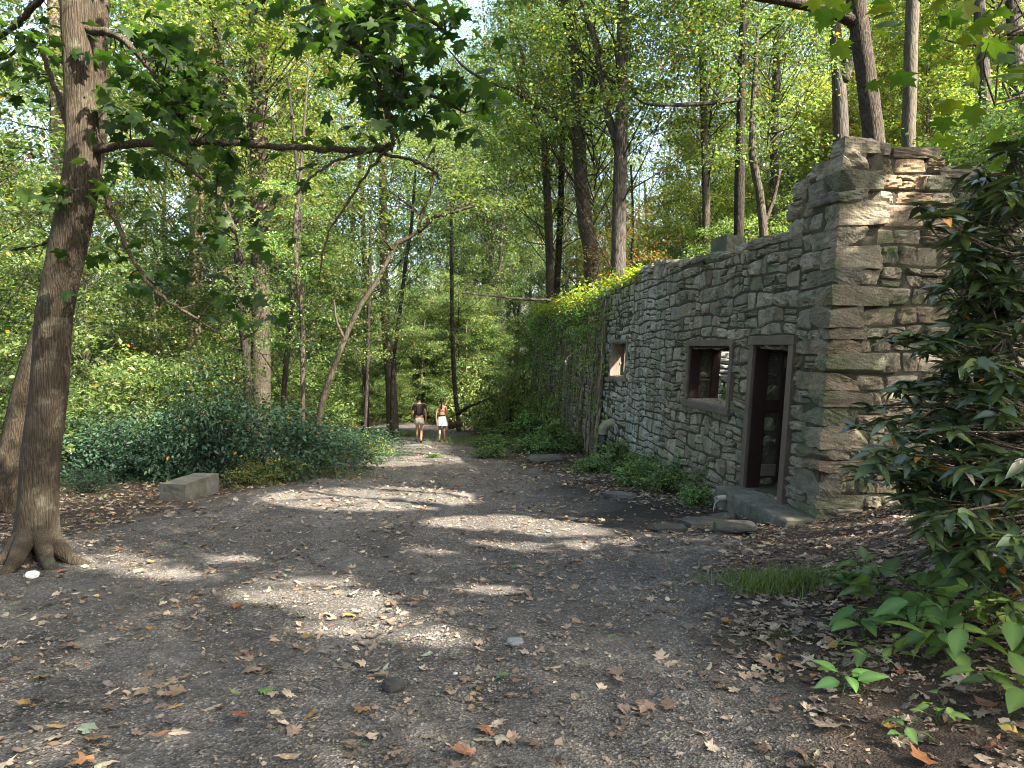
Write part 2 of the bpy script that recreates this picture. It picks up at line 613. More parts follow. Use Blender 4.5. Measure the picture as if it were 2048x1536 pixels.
princ(nt, out, c, rgh, bump(nt, n3, .4, .01, bump(nt, h, .9, .03)), .25)
M['ground'] = m

for nm, sel in (('ground', ~isp), ('path', isp)):
    mb = MB()
    q = Q[sel]
    used, inv = np.unique(q, return_inverse=True)
    mb.add(gV[used], inv.reshape(-1, 4), gcol[used])
    o = single(nm, mb, M['ground'], (0, 0, 0), None, None, kind='structure', smooth=True)

# ------------------------------------------------------------------ the ruined stone building
BAT = 0.06

def mapW(s, z, h):
    """long front wall: s along it from the near corner, z up, h out of its face"""
    s, z, h = np.broadcast_arrays(np.asarray(s, float), np.asarray(z, float), np.asarray(h, float))
    return WC + s[..., None] * WU + (h - BAT * z)[..., None] * WN + z[..., None] * np.array([0, 0, 1.0])

def mapE(u, z, h):
    """end wall facing the camera: u from the corner to the right"""
    u, z, h = np.broadcast_arrays(np.asarray(u, float), np.asarray(z, float), np.asarray(h, float))
    c = WC - (BAT * z)[..., None] * WN
    return c + u[..., None] * np.array([1.0, 0.03, 0]) + (-h + .03 * z)[..., None] * np.array([0, 1.0, 0]) + z[..., None] * np.array([0, 0, 1.0])

def stone_tint(rg, zone=0):
    b = rg.uniform(.70, 1.25)
    base = np.array([.245, .215, .158]) * b
    r = rg.random()
    if r < .09: base = np.array([.20, .16, .115]) * b
    elif r < .2: base = np.array([.20, .182, .145]) * b
    elif r < .34: base = np.array([.18, .18, .125]) * b
    return base

AB = np.array([-1, -.93, -.6, -.2, .2, .6, .93, 1.0])
BB = np.array([-1, -.88, -.4, .1, .5, .88, 1.0])
def stone_grid(A, B):
    GA, GB = np.meshgrid(A, B)
    nb, na = GA.shape
    q = (np.arange(nb - 1)[:, None] * na + np.arange(na - 1)[None]).ravel()
    return GA, GB, np.stack([q, q + 1, q + na + 1, q + na], -1)
COARSE = stone_grid(AB, BB)
FINE = stone_grid(np.array([-1, -.96, -.86, -.66, -.44, -.22, 0, .22, .44, .66, .86, .96, 1.0]), np.array([-1, -.94, -.78, -.5, -.2, .1, .4, .7, .92, 1.0]))
GRID = COARSE

def stone(mb, mp, cor, H, rg, tint, skirt=.03, fine=.007):
    """one rough stone: a four-cornered outline cor[(u,v)*4], face at about H, broken by two or three planes"""
    GA, GB, SQ = GRID
    k = rg.uniform(.06, .34)
    a = GA * np.sqrt(1 - .5 * k * GB ** 2); b = GB * np.sqrt(1 - .5 * k * GA ** 2)
    s = (a + 1) / 2; t = (b + 1) / 2
    c = np.asarray(cor, float)
    U = (1 - s) * (1 - t) * c[0, 0] + s * (1 - t) * c[1, 0] + s * t * c[2, 0] + (1 - s) * t * c[3, 0]
    V = (1 - s) * (1 - t) * c[0, 1] + s * (1 - t) * c[1, 1] + s * t * c[2, 1] + (1 - s) * t * c[3, 1]
    hh = H + rg.normal(0, .014) * GA + rg.normal(.004, .016) * GB
    for _ in range(2):
        th = rg.uniform(0, 6.28); sl = rg.uniform(.02, .075)
        hh = np.minimum(hh, H + .03 - sl * (np.cos(th) * GA + np.sin(th) * GB - .05))
    hh = hh + rg.normal(0, fine, hh.shape)
    if GRID is FINE:          # broken, lumpy faces
        for f in (2.5, 4.5, 8):
            q = rg.uniform(0, 6.28, 4)
            hh = hh + .016 / f * 2.2 * np.sin(GA * f + q[0] + 1.5 * np.sin(GB * f * .8 + q[1])) * np.cos(GB * f + q[2])
        th = rg.uniform(0, 6.28); sft = np.cos(th) * GA + np.sin(th) * GB - rg.uniform(-.2, .5)
        hh = np.maximum(hh - rg.uniform(.008, .022) * (sft > 0), .004)
    e = (1 - np.abs(GA) ** 14) * (1 - np.abs(GB) ** 12)
    hh = hh * e - skirt * (1 - e)
    inner = (np.abs(GA) < .99) & (np.abs(GB) < .99)
    w = (c[1, 0] - c[0, 0]) * .02
    U = U + inner * rg.normal(0, 1, U.shape) * w
    tt = tint * np.ones((U.size, 1))
    mb.add(mp(U.ravel(), V.ravel(), hh.ravel()), SQ, tt)

def wavy(i, u, seed, amp):
    rr = np.random.default_rng(seed * 100 + i).uniform(0, 6.28, 3)
    return amp * (np.sin(u * 2.3 + rr[0]) + .6 * np.sin(u * 5.1 + rr[1]) + .4 * np.sin(u * 9.7 + rr[2]))

def rubble(mb, mp, rows, umin, umax, keep, wr, H, seed, holes=(), gap=.013, wav=.026, ustart=None, tint=None, split=.42, skirt=.036):
    """courses of irregular stones over a wall; keep(u, v) says where there is wall, holes are openings (u0, u1, v0, v1)"""
    rg = np.random.default_rng(seed)
    for i in range(len(rows) - 1):
        z0, z1 = rows[i], rows[i + 1]
        zc = (z0 + z1) / 2
        a0 = umin if ustart is None else ustart(i)
        iv = [(a0, umax)]
        for (h0, h1, v0, v1) in holes:
            if v0 - .02 < zc < v1 + .02:
                nv = []
                for (a, b) in iv:
                    if h1 <= a or h0 >= b: nv.append((a, b))
                    else:
                        if h0 - a > .05: nv.append((a, h0))
                        if b - h1 > .05: nv.append((h1, b))
                iv = nv
        for (a, b) in iv:
            u = a
            while u < b - .03:
                w = rg.uniform(*wr) * (1.25 if rg.random() < .15 else 1) * ((z1 - z0) / .2) ** .3
                if b - (u + w) < wr[0] * .6: w = b - u
                uc = u + w / 2
                if keep(uc, z1 - .02):
                    ja, jb = rg.normal(0, .035, 2), rg.normal(0, .035, 2)
                    if u == a: ja[:] = 0
                    B0, B1 = z0 + wavy(i, u, seed, wav), z0 + wavy(i, u + w, seed, wav)
                    T0, T1 = z1 + wavy(i + 1, u, seed, wav), z1 + wavy(i + 1, u + w, seed, wav)
                    cells = [(B0, B1, T0, T1)]
                    if (z1 - z0) > .17 and rg.random() < split:
                        f = rg.uniform(.35, .65); f2 = f + rg.normal(0, .06)
                        m0 = B0 + (T0 - B0) * f; m1 = B1 + (T1 - B1) * f2
                        cells = [(B0, B1, m0, m1), (m0, m1, T0, T1)]
                    for (b0, b1, t0, t1) in cells:
                        g = gap * rg.uniform(.6, 1.5) / 2
                        cor = [(u + g + ja[0], b0 + g), (u + w - g + jb[0], b1 + g), (u + w - g + jb[1], t1 - g), (u + g + ja[1], t0 - g)]
                        stone(mb, mp, cor, H + rg.normal(0, .016) + (.02 if rg.random() < .1 else 0), rg, tint(rg, uc, zc) if tint else stone_tint(rg), skirt)
                u += w

def rowset(z0, z1, lo, hi, seed):
    rg = np.random.default_rng(seed); r = [z0]
    while r[-1] < z1: r.append(r[-1] + rg.uniform(lo, hi))
    return r

S_END = 26.4
WINDOW_NEAR = (2.82, 4.72, .60, 1.58)      # s0, s1, z0, z1
DOOR = (.86, 1.98, -.50, 1.60)
WINDOW_MID = (9.25, 10.75, .80, 1.66)
WINDOW_FAR = (16.0, 17.6, .05, 1.75)
WINDOW_END = (22.6, 23.9, .2, 1.7)
HOLES = [DOOR, WINDOW_NEAR, WINDOW_MID, WINDOW_FAR, WINDOW_END]

def topW(s):
    s = np.asarray(s, float)
    t = np.interp(s, [0, .25, .8, 1.02, 1.16, 1.24, 2.4, 3.2, 3.6, 5.5, 7.2, 8.2, 9.0, 10.5, 12.5, 16, 20, 26.5],
                  [4.02, 3.96, 3.82, 3.72, 3.62, 3.14, 3.14, 3.13, 3.12, 3.22, 3.36, 3.40, 3.26, 3.2, 3.1, 3.05, 3.05, 3.0])
    return t + .02 * np.sin(s * 7.0) + .015 * np.sin(s * 17)

def topE(u):
    return np.interp(u, [0, .9, 1.0, 1.3, 1.45, 1.72, 1.78, 2.8], [4.02, 3.97, 3.84, 3.8, 3.74, 3.6, 3.3, 2.9])

ruin = thing('stone_ruin', 'roofless ruined stone building with brown framed door and window openings beside the trail', 'ruin', (3.7, 8.9, -.5))

def core(mb, mp, us, zs, full, h0, h1, col=(1, 1, 1)):
    """mortared heart of a wall as a grid of cells; full(u, z) tells which are solid"""
    nu, nz = len(us) - 1, len(zs) - 1
    occ = np.zeros((nu + 2, nz + 2), bool)
    for i in range(nu):
        for j in range(nz):
            occ[i + 1, j + 1] = full((us[i] + us[i + 1]) / 2, (zs[j] + zs[j + 1]) / 2)
    def quad(a, b, c, d):
        p = np.array([mp(*a), mp(*b), mp(*c), mp(*d)]).reshape(4, 3)
        mb.add(p, np.array([[0, 1, 2, 3]]), col)
    for i in range(nu):
        for j in range(nz):
            if not occ[i + 1, j + 1]: continue
            u0, u1, z0, z1 = us[i], us[i + 1], zs[j], zs[j + 1]
            quad((u0, z0, h1), (u1, z0, h1), (u1, z1, h1), (u0, z1, h1))
            quad((u0, z0, h0), (u0, z1, h0), (u1, z1, h0), (u1, z0, h0))
            if not occ[i + 2, j + 1]: quad((u1, z0, h0), (u1, z1, h0), (u1, z1, h1), (u1, z0, h1))
            if not occ[i, j + 1]: quad((u0, z0, h0), (u0, z0, h1), (u0, z1, h1), (u0, z1, h0))
            if not occ[i + 1, j + 2]: quad((u0, z1, h0), (u0, z1, h1), (u1, z1, h1), (u1, z1, h0))
            if not occ[i + 1, j]: quad((u0, z0, h0), (u1, z0, h0), (u1, z0, h1), (u0, z0, h1))

def in_hole(u, z, holes=HOLES):
    return any(a < u < b and c < z < d for a, b, c, d in holes)

def breaks(lo, hi, step, extra):
    r = set(np.round(np.arange(lo, hi, step), 3)) | set(extra) | {hi}
    r = sorted(r)
    o = [r[0]]
    for q in r[1:]:
        if q - o[-1] > .03 or q in extra:
            if q - o[-1] <= .03 and len(o) > 1 and o[-1] not in extra: o.pop()
            o.append(q)
    return o

TH = .52
ss = breaks(.03, S_END, .3, [x for h in HOLES for x in h[:2]])
zs = breaks(-3.2, 4.05, .13, [x for h in HOLES for x in h[2:]])
mb = MB()
core(mb, mapW, ss, zs, lambda u, z: z < topW(u) - .07 and not in_hole(u, z), -TH, -.012)
part('mortar_core', mb, M['mortar'], ruin)

# front wall stones: large squared blocks near the corner, small rubble further on
rows_c = rowset(-1.1, 4.15, .13, .29, 11)
_q = np.random.default_rng(2)
quo = [(_q.uniform(.42, .68), _q.uniform(.2, .4)) if i % 2 else (_q.uniform(.22, .42), _q.uniform(.38, .66)) for i in range(len(rows_c))]
keepW = lambda u, z: z < topW(u) + .05 and z > -3.3 + .0 * u
mb = MB()
GRID = FINE
rubble(mb, mapW, rows_c, 0, DOOR[0] + .0, keepW, (.24, .48), .018, 21, HOLES, ustart=lambda i: quo[i][0], split=.2)
rows_m = rowset(-2.0, 3.6, .14, .27, 12)
rubble(mb, mapW, rows_m, DOOR[0], 9.0, keepW, (.15, .44), .010, 22, HOLES, wav=.034)
GRID = COARSE
rubble(mb, mapW, [r for r in rowset(1.62, 4.2, .2, .32, 13)], DOOR[0], 1.22, lambda u, z: keepW(u, z) and z > 3.05, (.2, .36), .03, 23)
rows_f = rowset(-2.9, 3.5, .14, .27, 14)
rubble(mb, mapW, rows_f, 9.0, S_END, keepW, (.22, .6), .010, 24, HOLES, wav=.03)
# reveals: the stone side of each opening's far jamb
def reveal(hole, seed, zb, zt):
    s1 = hole[1]
    mp = lambda q, z, h: mapW(s1 - h, z, -q)
    rubble(mb, mp, rowset(zb, zt, .2, .3, seed), .15, .40, lambda u, z: z < zt + .04, (.2, .27), .0, seed, gap=.02, tint=lambda r, u, z: np.array([.15, .15, .10]) * r.uniform(.7, 1.4))
reveal(DOOR, 31, -.46, 1.56)
reveal(WINDOW_NEAR, 32, .66, 1.52)
reveal(WINDOW_MID, 33, .82, 1.62)
part('front_wall', mb, M['stone'], ruin)

# quoins: big corner blocks seen on both faces
def cube_grid(n):
    t = np.linspace(-1, 1, n)
    A, B = np.meshgrid(t, t)
    o = np.ones_like(A)
    V = []; Fc = []
    for ax in range(3):
        for sg in (-1, 1):
            w = [None] * 3
            w[ax] = o * sg; w[(ax + 1) % 3] = A * (sg); w[(ax + 2) % 3] = B
            k = len(V) * n * n
            V.append(np.stack(w, -1).reshape(-1, 3))
            q = (np.arange(n - 1)[:, None] * n + np.arange(n - 1)[None]).ravel()
            Fc.append(np.stack([q, q + 1, q + n + 1, q + n], -1) + k)
    return np.concatenate(V), np.concatenate(Fc)

CV, CF = cube_grid(7)

def rock(mb, centre, half, rg, col, az=0.0, rnd=.22, rough=.06, tilt=0.0):
    """a rough block or boulder"""
    P = CV.copy()
    L = np.linalg.norm(P, axis=1)[:, None]
    P = P * (1 - rnd) + P / L * rnd * 1.2
    for _ in range(4):
        d = rg.normal(0, 1, 3); d /= np.linalg.norm(d)
        lim = rg.uniform(.95, 1.25)
        dd = P @ d
        P = P - np.outer(np.maximum(dd - lim, 0), d)
    key = np.round(CV * 10).astype(int)
    hsh = np.sin(key @ np.array([12.99, 78.23, 37.7]) + rg.uniform(0, 9)) * 43758.5
    P = P * (1 + rough * ((hsh - np.floor(hsh)) - .5))[:, None]
    P = P * np.asarray(half)
    ca, sa = math.cos(az), math.sin(az); ct, st = math.cos(tilt), math.sin(tilt)
    R = np.array([[ca, -sa, 0], [sa, ca, 0], [0, 0, 1]]) @ np.array([[1, 0, 0], [0, ct, -st], [0, st, ct]])
    mb.add(P @ R.T + np.asarray(centre), CF, col)

CV3, CF3 = cube_grid(13)
mbq = MB()
rgq = np.random.default_rng(5)
for i in range(len(rows_c) - 1):
    z0, z1 = rows_c[i], rows_c[i + 1]
    if z0 > 3.9: continue
    a, b = quo[i]
    zc = (z0 + z1) / 2
    P = CV3.copy()
    Lr = np.linalg.norm(P, axis=1)[:, None]
    P = P * .94 + P / Lr * .06 * 1.3
    for _ in range(3):
        d = rgq.normal(0, 1, 3); d /= np.linalg.norm(d)
        dd = P @ d
        P = P - np.outer(np.maximum(dd - rgq.uniform(.95, 1.2), 0), d)
    key = np.round(CV3 * 10).astype(int)
    hsh = np.sin(key @ np.array([12.99, 78.23, 37.7]) + rgq.uniform(0, 9)) * 43758.5
    lump = np.zeros(len(P))
    for f in (2.3, 4.1, 7.3):
        q = rgq.uniform(0, 6.28, 5); dq = rgq.normal(0, 1, (2, 3)); dq /= np.linalg.norm(dq, axis=1)[:, None]
        lump += .11 / f * np.sin(CV3 @ dq[0] * f + q[0] + 1.3 * np.sin(CV3 @ dq[1] * f + q[1]))
    P = P * (1 + lump)[:, None]
    P = P * (1 + .035 * ((hsh - np.floor(hsh)) - .5))[:, None]
    o = rgq.uniform(-.012, .022)
    s_ = (P[:, 0] + 1) / 2 * (a + .06) ; u_ = (P[:, 1] + 1) / 2 * (b + .06)
    z_ = zc + P[:, 2] * ((z1 - z0) / 2 + .003)
    base = mapW(np.zeros(len(P)), z_, np.full(len(P), 0.0))
    z_ = z_
    X = base + (s_ - .022 - o)[:, None] * WU + (u_ - .022 - o * rgq.uniform(.3, 1.5))[:, None] * np.array([1.0, 0.03, 0])
    mbq.add(X, CF3, stone_tint(rgq) * .95)
part('corner', mbq, M['mossy_stone'], ruin)

# end wall
mb = MB()
us = breaks(.03, 3.2, .25, [])
core(mb, mapE, us, breaks(-1.6, 4.0, .12, []), lambda u, z: z < topE(u) - .06, -TH, -.012)
part('mortar_core', mb, M['mortar'], ruin)
mb = MB()
def tintE(rg, u, z):
    t = stone_tint(rg) * .9
    if z > 3.25 and u < 1.2 and rg.random() < .7: t = np.array([.27, .195, .125]) * rg.uniform(.8, 1.2)
    return t
GRID = FINE
rubble(mb, mapE, rows_c, 0, 3.0, lambda u, z: z < topE(u) + .05, (.16, .46), .030, 41, ustart=lambda i: quo[i][1], split=.22, tint=tintE, wav=.02, gap=.008, skirt=.045)
GRID = COARSE
part('end_wall', mb, M['mossy_stone'], ruin)

# cap stones along the broken top of the walls
mb = MB()
rgq = np.random.default_rng(8)
def caps(mp, top, u0, u1, w0, w1, hh):
    u = u0
    while u < u1:
        w = rgq.uniform(w0, w1)
        c = mp(u + w / 2, float(top(u + w / 2)) - .03, -TH / 2)
        dx = mp(u + w, 0., 0.) - mp(u, 0., 0.)
        rock(mb, c, (w / 2 - .008, TH / 2 + .02, hh * rgq.uniform(.7, 1.15)), rgq, stone_tint(rgq) * 1.1, math.atan2(dx[1], dx[0]), .12, .07)
        u += w
caps(mapW, topW, .05, 1.16, .3, .5, .09)
caps(mapW, topW, 1.28, 14, .35, .8, .075)
caps(mapE, topE, .1, 1.75, .35, .6, .09)
part('coping', mb, M['stone'], ruin)

# a stub of an inner pier standing above the front wall
mb = MB()
c = mapW(4.0, 3.20, -.27)
rock(mb, c + np.array([0, 0, .0]), (.20, .40, .25), np.random.default_rng(3), (.24, .22, .19), math.atan2(WU[1], WU[0]) - math.pi / 2, .06, .05)
part('pier', mb, M['concrete'], ruin)

# cross wall inside, facing the near window
mapX = lambda u, z, h: mapW(7.9 - np.asarray(h, float), z, -.54 - np.asarray(u, float))
mb = MB()
core(mb, mapX, breaks(0, 2.4, .4, []), breaks(-.8, 2.6, .3, []), lambda u, z: z < 2.5 - .25 * u, -.4, -.012)
part('mortar_core', mb, M['mortar'], ruin)
mb = MB()
rubble(mb, mapX, rowset(-.7, 2.5, .14, .26, 53), 0.02, 2.4, lambda u, z: z < 2.5 - .25 * u, (.16, .4), .02, 54, tint=lambda r, u, z: np.array([.33, .33, .31]) * r.uniform(.75, 1.2))
part('cross_wall', mb, M['stone'], ruin)

# rear wall against the hillside
mapR = lambda s, z, h: mapW(s, z, np.asarray(h, float) - 3.0)
mb = MB()
core(mb, mapR, breaks(.3, 26, .6, []), breaks(-.8, 2.9, .3, []), lambda u, z: z < 2.35, -.3, -.012)
part('mortar_core', mb, M['mortar'], ruin)
mb = MB()
rubble(mb, mapR, rowset(-.7, 2.3, .16, .28, 51), .4, 16, lambda u, z: True, (.3, .6), .02, 52, tint=lambda r, u, z: np.array([.27, .27, .25]) * r.uniform(.7, 1.25))
part('rear_wall', mb, M['stone'], ruin)

def wbox(mb, s0, s1, z0, z1, h0, h1, mp=mapW, col=(1, 1, 1), bev=.004):
    """a sawn board in wall coordinates, its edges eased"""
    V = []
    for (s, z, h) in [(a, b, c) for a in (0, 1) for b in (0, 1) for c in (0, 1)]:
        S = (s0, s1)[s]; Z = (z0, z1)[z]; Hh = (h0, h1)[h]
        b = bev
        ds, dz, dh = (b if s == 0 else -b), (b if z == 0 else -b), (b if h == 0 else -b)
        V += [(S, Z + dz, Hh + dh), (S + ds, Z, Hh + dh), (S + ds, Z + dz, Hh)]
    V = np.array(V)
    id_ = lambda s, z, h, k: (s * 4 + z * 2 + h) * 3 + k
    f4 = []; f3 = []
    for s in (0, 1):
        f = [id_(s, 0, 0, 0), id_(s, 1, 0, 0), id_(s, 1, 1, 0), id_(s, 0, 1, 0)]; f4.append(f)
    for z in (0, 1):
        f = [id_(0, z, 0, 1), id_(1, z, 0, 1), id_(1, z, 1, 1), id_(0, z, 1, 1)]; f4.append(f)
    for h in (0, 1):
        f = [id_(0, 0, h, 2), id_(1, 0, h, 2), id_(1, 1, h, 2), id_(0, 1, h, 2)]; f4.append(f)
    for z in (0, 1):
        for h in (0, 1): f4.append([id_(0, z, h, 1), id_(1, z, h, 1), id_(1, z, h, 2), id_(0, z, h, 2)])
    for s in (0, 1):
        for h in (0, 1): f4.append([id_(s, 0, h, 0), id_(s, 1, h, 0), id_(s, 1, h, 2), id_(s, 0, h, 2)])
        for z in (0, 1): f4.append([id_(s, z, 0, 0), id_(s, z, 1, 0), id_(s, z, 1, 1), id_(s, z, 0, 1)])
    for s in (0, 1):
        for z in (0, 1):
            for h in (0, 1): f3.append([id_(s, z, h, 0), id_(s, z, h, 1), id_(s, z, h, 2)])
    mb.add(mp(V[:, 0], V[:, 1], V[:, 2]), [np.array(f4), np.array(f3)], col)

def board(name, boxes, mat, root):
    mb = MB()
    for b in boxes: wbox(mb, *b)
    return part(name, mb, mat, root)

# doorway: brown casing outside, dark red lining, stone between, dark red inner frame, two rails
s0, s1, z0, z1 = DOOR
t = .12
dr = thing('doorway', None, None, (0, 0, 0)); dr.parent = ruin; dr.location = (0, 0, 0)
board('casing', [(s1 - .02, s1 + t, z0 - .12, z1 + .0, -.02, .075), (s0 - t, s0 + .02, z0 - .14, z1 + .0, -.02, .078), (s0 - t - .015, s1 + t + .015, z1 + .002, z1 + .13, -.02, .088)], M['brown_paint'], dr)
board('lining', [(s1 - .05, s1 - .022, z0, z1 - .03, -.17, .035), (s0 + .022, s0 + .05, z0, z1 - .03, -.17, .035), (s0 + .022, s1 - .022, z1 - .028, z1 - .002, -.17, .035)], M['red_paint'], dr)
board('inner_frame', [(s1 - .07, s1 - .02, z0, z1 - .03, -.52, -.39), (s0 + .02, s0 + .07, z0, z1 - .03, -.52, -.39), (s0 + .02, s1 - .02, z1 - .09, z1 - .032, -.52, -.2)], M['red_paint'], dr)
board('rail', [(s1 - .062, s1 - .02, .62, .80, -.40, -.17)], M['red_paint'], dr)
board('rail', [(s1 - .062, s1 - .02, -.33, -.16, -.40, -.17)], M['brown_paint'], dr)

# near window
s0, s1, z0, z1 = WINDOW_NEAR
wn_ = thing('window', None, None); wn_.parent = ruin
board('casing', [(s1 - .015, s1 + .09, z0 + .0, z1, -.02, .07), (s0 - .09, s0 + .015, z0 + .0, z1, -.02, .072), (s0 - .105, s1 + .105, z1 + .002, z1 + .11, -.02, .082), (s0 - .12, s1 + .12, z0 - .11, z0 - .002, -.02, .088)], M['brown_paint'], wn_)
board('lining', [(s1 - .04, s1 - .017, z0, z1 - .03, -.16, .03), (s0 + .017, s0 + .04, z0, z1 - .03, -.16, .03), (s0 + .017, s1 - .017, z1 - .028, z1 - .002, -.16, .03)], M['red_paint'], wn_)
board('inner_frame', [(s1 - .09, s1 - .017, z0, z1 - .03, -.52, -.38), (s0 + .017, s0 + .09, z0, z1 - .03, -.52, -.38), (s0 + .017, s1 - .017, z1 - .08, z1 - .032, -.52, -.2)], M['red_paint'], wn_)
board('sill', [(s0 + .0, s1 - .0, z0 - .06, z0 + .022, -.50, .03)], M['raw_wood'], wn_)

# middle window: bare weathered frame
s0, s1, z0, z1 = WINDOW_MID
w2 = thing('window', None, None); w2.parent = ruin
board('casing', [(s1 - .03, s1 + .05, z0, z1, -.3, .045), (s0 - .05, s0 + .03, z0, z1, -.3, .045), (s0 - .09, s1 + .09, z1 + .002, z1 + .08, -.3, .055), (s0 - .09, s1 + .09, z0 - .09, z0 - .002, -.3, .055)], M['raw_wood'], w2)
board('inner_frame', [(s0 + .6, s0 + .68, z0, z1, -.5, -.42), (s1 - .1, s1 - .03, z0, z1, -.6, -.3), (s0 + .03, s1 - .1, z0 + .2, z0 + .27, -.5, -.44)], M['raw_wood'], w2)
# far windows, half grown over
for (s0, s1, z0, z1) in (WINDOW_FAR, WINDOW_END):
    w3 = thing('window', None, None); w3.parent = ruin
    board('casing', [(s1 - .02, s1 + .07, z0, z1, -.2, .05), (s0 - .07, s0 + .02, z0, z1, -.2, .05), (s0 - .1, s1 + .1, z1 + .002, z1 + .1, -.2, .06), (s0 - .1, s1 + .1, z0 - .1, z0 - .002, -.2, .06)], M['raw_wood'], w3)
    board('shutter', [(s0 + .5, s1 - .04, z0 + .02, z1 - .3, -.45, -.4)], M['raw_wood'], w3)
    board('dark_backing', [(s0 + .0, s1 - .0, z0 + .02, z1 - .02, -.61, -.58)], M['bark_dark'], w3)  # dark sheet closing the opening, standing in for the dark inside

# ------------------------------------------------------------------ step, pipes, loose stones by the door
mb = MB()
rgq = np.random.default_rng(4)
n = 26
sv = np.linspace(-.12, 2.12, n)
prof = [(0, -.5), (.06, -.497), (.38, -.49), (.44, -.50), (.46, -.52), (.468, -.62), (.475, -.80), (.48, -1.15), (0, -1.15)]
V = np.array([[mapW(s, z + rgq.normal(0, .006), h + rgq.normal(0, .008) + BAT * z) for (h, z) in prof] for s in sv]).reshape(-1, 3)
k = len(prof)
qq = [[i * k + j, i * k + (j + 1) % k, (i + 1) * k + (j + 1) % k, (i + 1) * k + j] for i in range(n - 1) for j in range(k)]
mb.add(V, [np.array(qq), np.array([list(range(k))[::-1], [(n - 1) * k + j for j in range(k)]])])
single('concrete_step', mb, M['concrete'], (3.3, 9.8, -.9), 'mossy concrete step block below the brown doorway', 'step')

def simple_mat(name, col, rough=.5, sp_=.4, nz=.25):
    m, nt, out = mat_new(name)
    P = pos(nt)
    c = mixc(nt, 1.0, col, ramp(nt, noise(nt, P, 14, 6, .7), [(.3, 1 - nz), (.7, 1 + nz)]), 'MULTIPLY')
    princ(nt, out, c, rough, bump(nt, noise(nt, P, 90, 4), .2, .004), sp_)
    return m

M['white_plastic'] = simple_mat('white_plastic', (.40, .385, .32), .5)
M['black_plastic'] = simple_mat('black_plastic', (.02, .02, .022), .5)
M['algae_plastic'] = simple_mat('stained_plastic', (.19, .21, .13), .6, .3, .4)
m, nt, out = mat_new('running_water')
p_ = nt.nodes.new('ShaderNodeBsdfPrincipled')
p_.inputs['Base Color'].default_value = (.8, .85, .85, 1); p_.inputs['Roughness'].default_value = .1
p_.inputs['Transmission Weight'].default_value = .6; p_.inputs['IOR'].default_value = 1.33
nt.links.new(p_.outputs[0], out.inputs[0])
M['water'] = m

def pipe_mesh(mb, P, r, wall=.006, sides=18):
    """an open pipe with a wall of its own"""
    P = np.asarray(P, float)
    tube(mb, P, r, sides, cap=False)
    tube(mb, P, r - wall, sides, cap=False)
    d = P[-1] - P[-2]; d /= np.linalg.norm(d)
    tube(mb, [P[-1] - d * .001, P[-1]], [r, r], sides, cap=False)
    a = MB(); tube(a, [P[-2], P[-1]], [r, r], sides, cap=False)
    b = MB(); tube(b, [P[-2], P[-1]], [r - wall, r - wall], sides, cap=False)
    ra = a.v[0][-sides:]; rb = b.v[0][-sides:]
    j = np.arange(sides); j2 = (j + 1) % sides
    mb.add(np.concatenate([ra, rb]), np.stack([j, j2, j2 + sides, j + sides], -1))

p0 = mapW(1.72, -.60, .43); p1 = mapW(1.68, -.605, .58)
dp = thing('drain_pipe', 'short white plastic drain pipe dripping out of the concrete step', 'pipe', p0)
mb = MB(); pipe_mesh(mb, [p0, (p0 + p1) / 2, p1], .045); part('pipe_wall', mb, M['white_plastic'], dp, True)
mb = MB()
q = p1 + np.array([.0, 0, -.045])
pts = [q, q + WN * .02 - np.array([0, 0, .02]), q + WN * .035 - np.array([0, 0, .08]), q + WN * .04 - np.array([0, 0, .24])]
tube(mb, smooth_path(pts, 10), np.linspace(.012, .005, 10), 6, rough=.15, seed=2)
part('water_trickle', mb, M['water'], dp, True)

# elbow vent pipe further along the wall
b = at(1206, 898, 19.0)
b[2] = gz(b[0], b[1])
tp = at(1206, 862, 19.0)
vp = thing('vent_pipe', 'pale elbow pipe on a dark upright standing in weeds against the wall', 'pipe', b)
mb = MB(); tube(mb, [b - np.array([0, 0, .1]), b * .5 + tp * .5, tp], .10, 16); part('upright', mb, M['black_plastic'], vp, True)
th = np.linspace(0, 1.35, 9)
el = np.array([tp + np.array([.20 * (1 - math.cos(a)), -.05 * math.sin(a), .20 * math.sin(a)]) for a in th])
el = np.vstack([tp - np.array([0, 0, .08]), el, el[-1] + np.array([.16, 0, -.02])])
mb = MB(); pipe_mesh(mb, el, .125, .01, 18); part('elbow', mb, M['algae_plastic'], vp, True)

def loose_rock(name, px, py, half, az, label, cat, seed, col=(.12, .12, .11), rnd=.2, sink=.3, mat='dark_stone', tilt=0.0, rough=.08):
    g = ground(px, py)
    mb = MB()
    rock(mb, g + np.array([0, 0, half[2] * (1 - sink)]), half, np.random.default_rng(seed), col, az, rnd, rough, tilt)
    return single(name, mb, M[mat], g, label, cat)

loose_rock('flat_stone', 1408, 1050, (.30, .16, .045), .35, 'dark flat stone slab lying left of the concrete step under the pipe', 'stone', 1, (.06, .06, .058), .12)
loose_rock('flat_stone', 1470, 1062, (.24, .15, .06), -.2, 'angular dark stone on the wet soil touching the front of the concrete step', 'stone', 2, (.075, .075, .068), .2)
loose_rock('flat_stone', 1448, 1042, (.16, .12, .05), .5, 'small broken stone squeezed between dark slab and concrete step', 'stone', 3, (.08, .085, .07), .25)
loose_rock('flat_stone', 1340, 1062, (.20, .12, .04), .1, 'thin stone at the edge of the black wet patch below the weeds', 'stone', 4, (.06, .06, .055), .2)
loose_rock('flat_stone', 1240, 996, (.26, .14, .05), -.4, 'grey rock in a dark soil hollow at the left tip of the wall weeds', 'stone', 5, (.12, .12, .115), .2)
loose_rock('flat_stone', 1090, 924, (.42, .3, .10), .2, 'mossy low rock on the trail edge before the overgrown wall', 'stone', 6, (.09, .09, .075), .3)
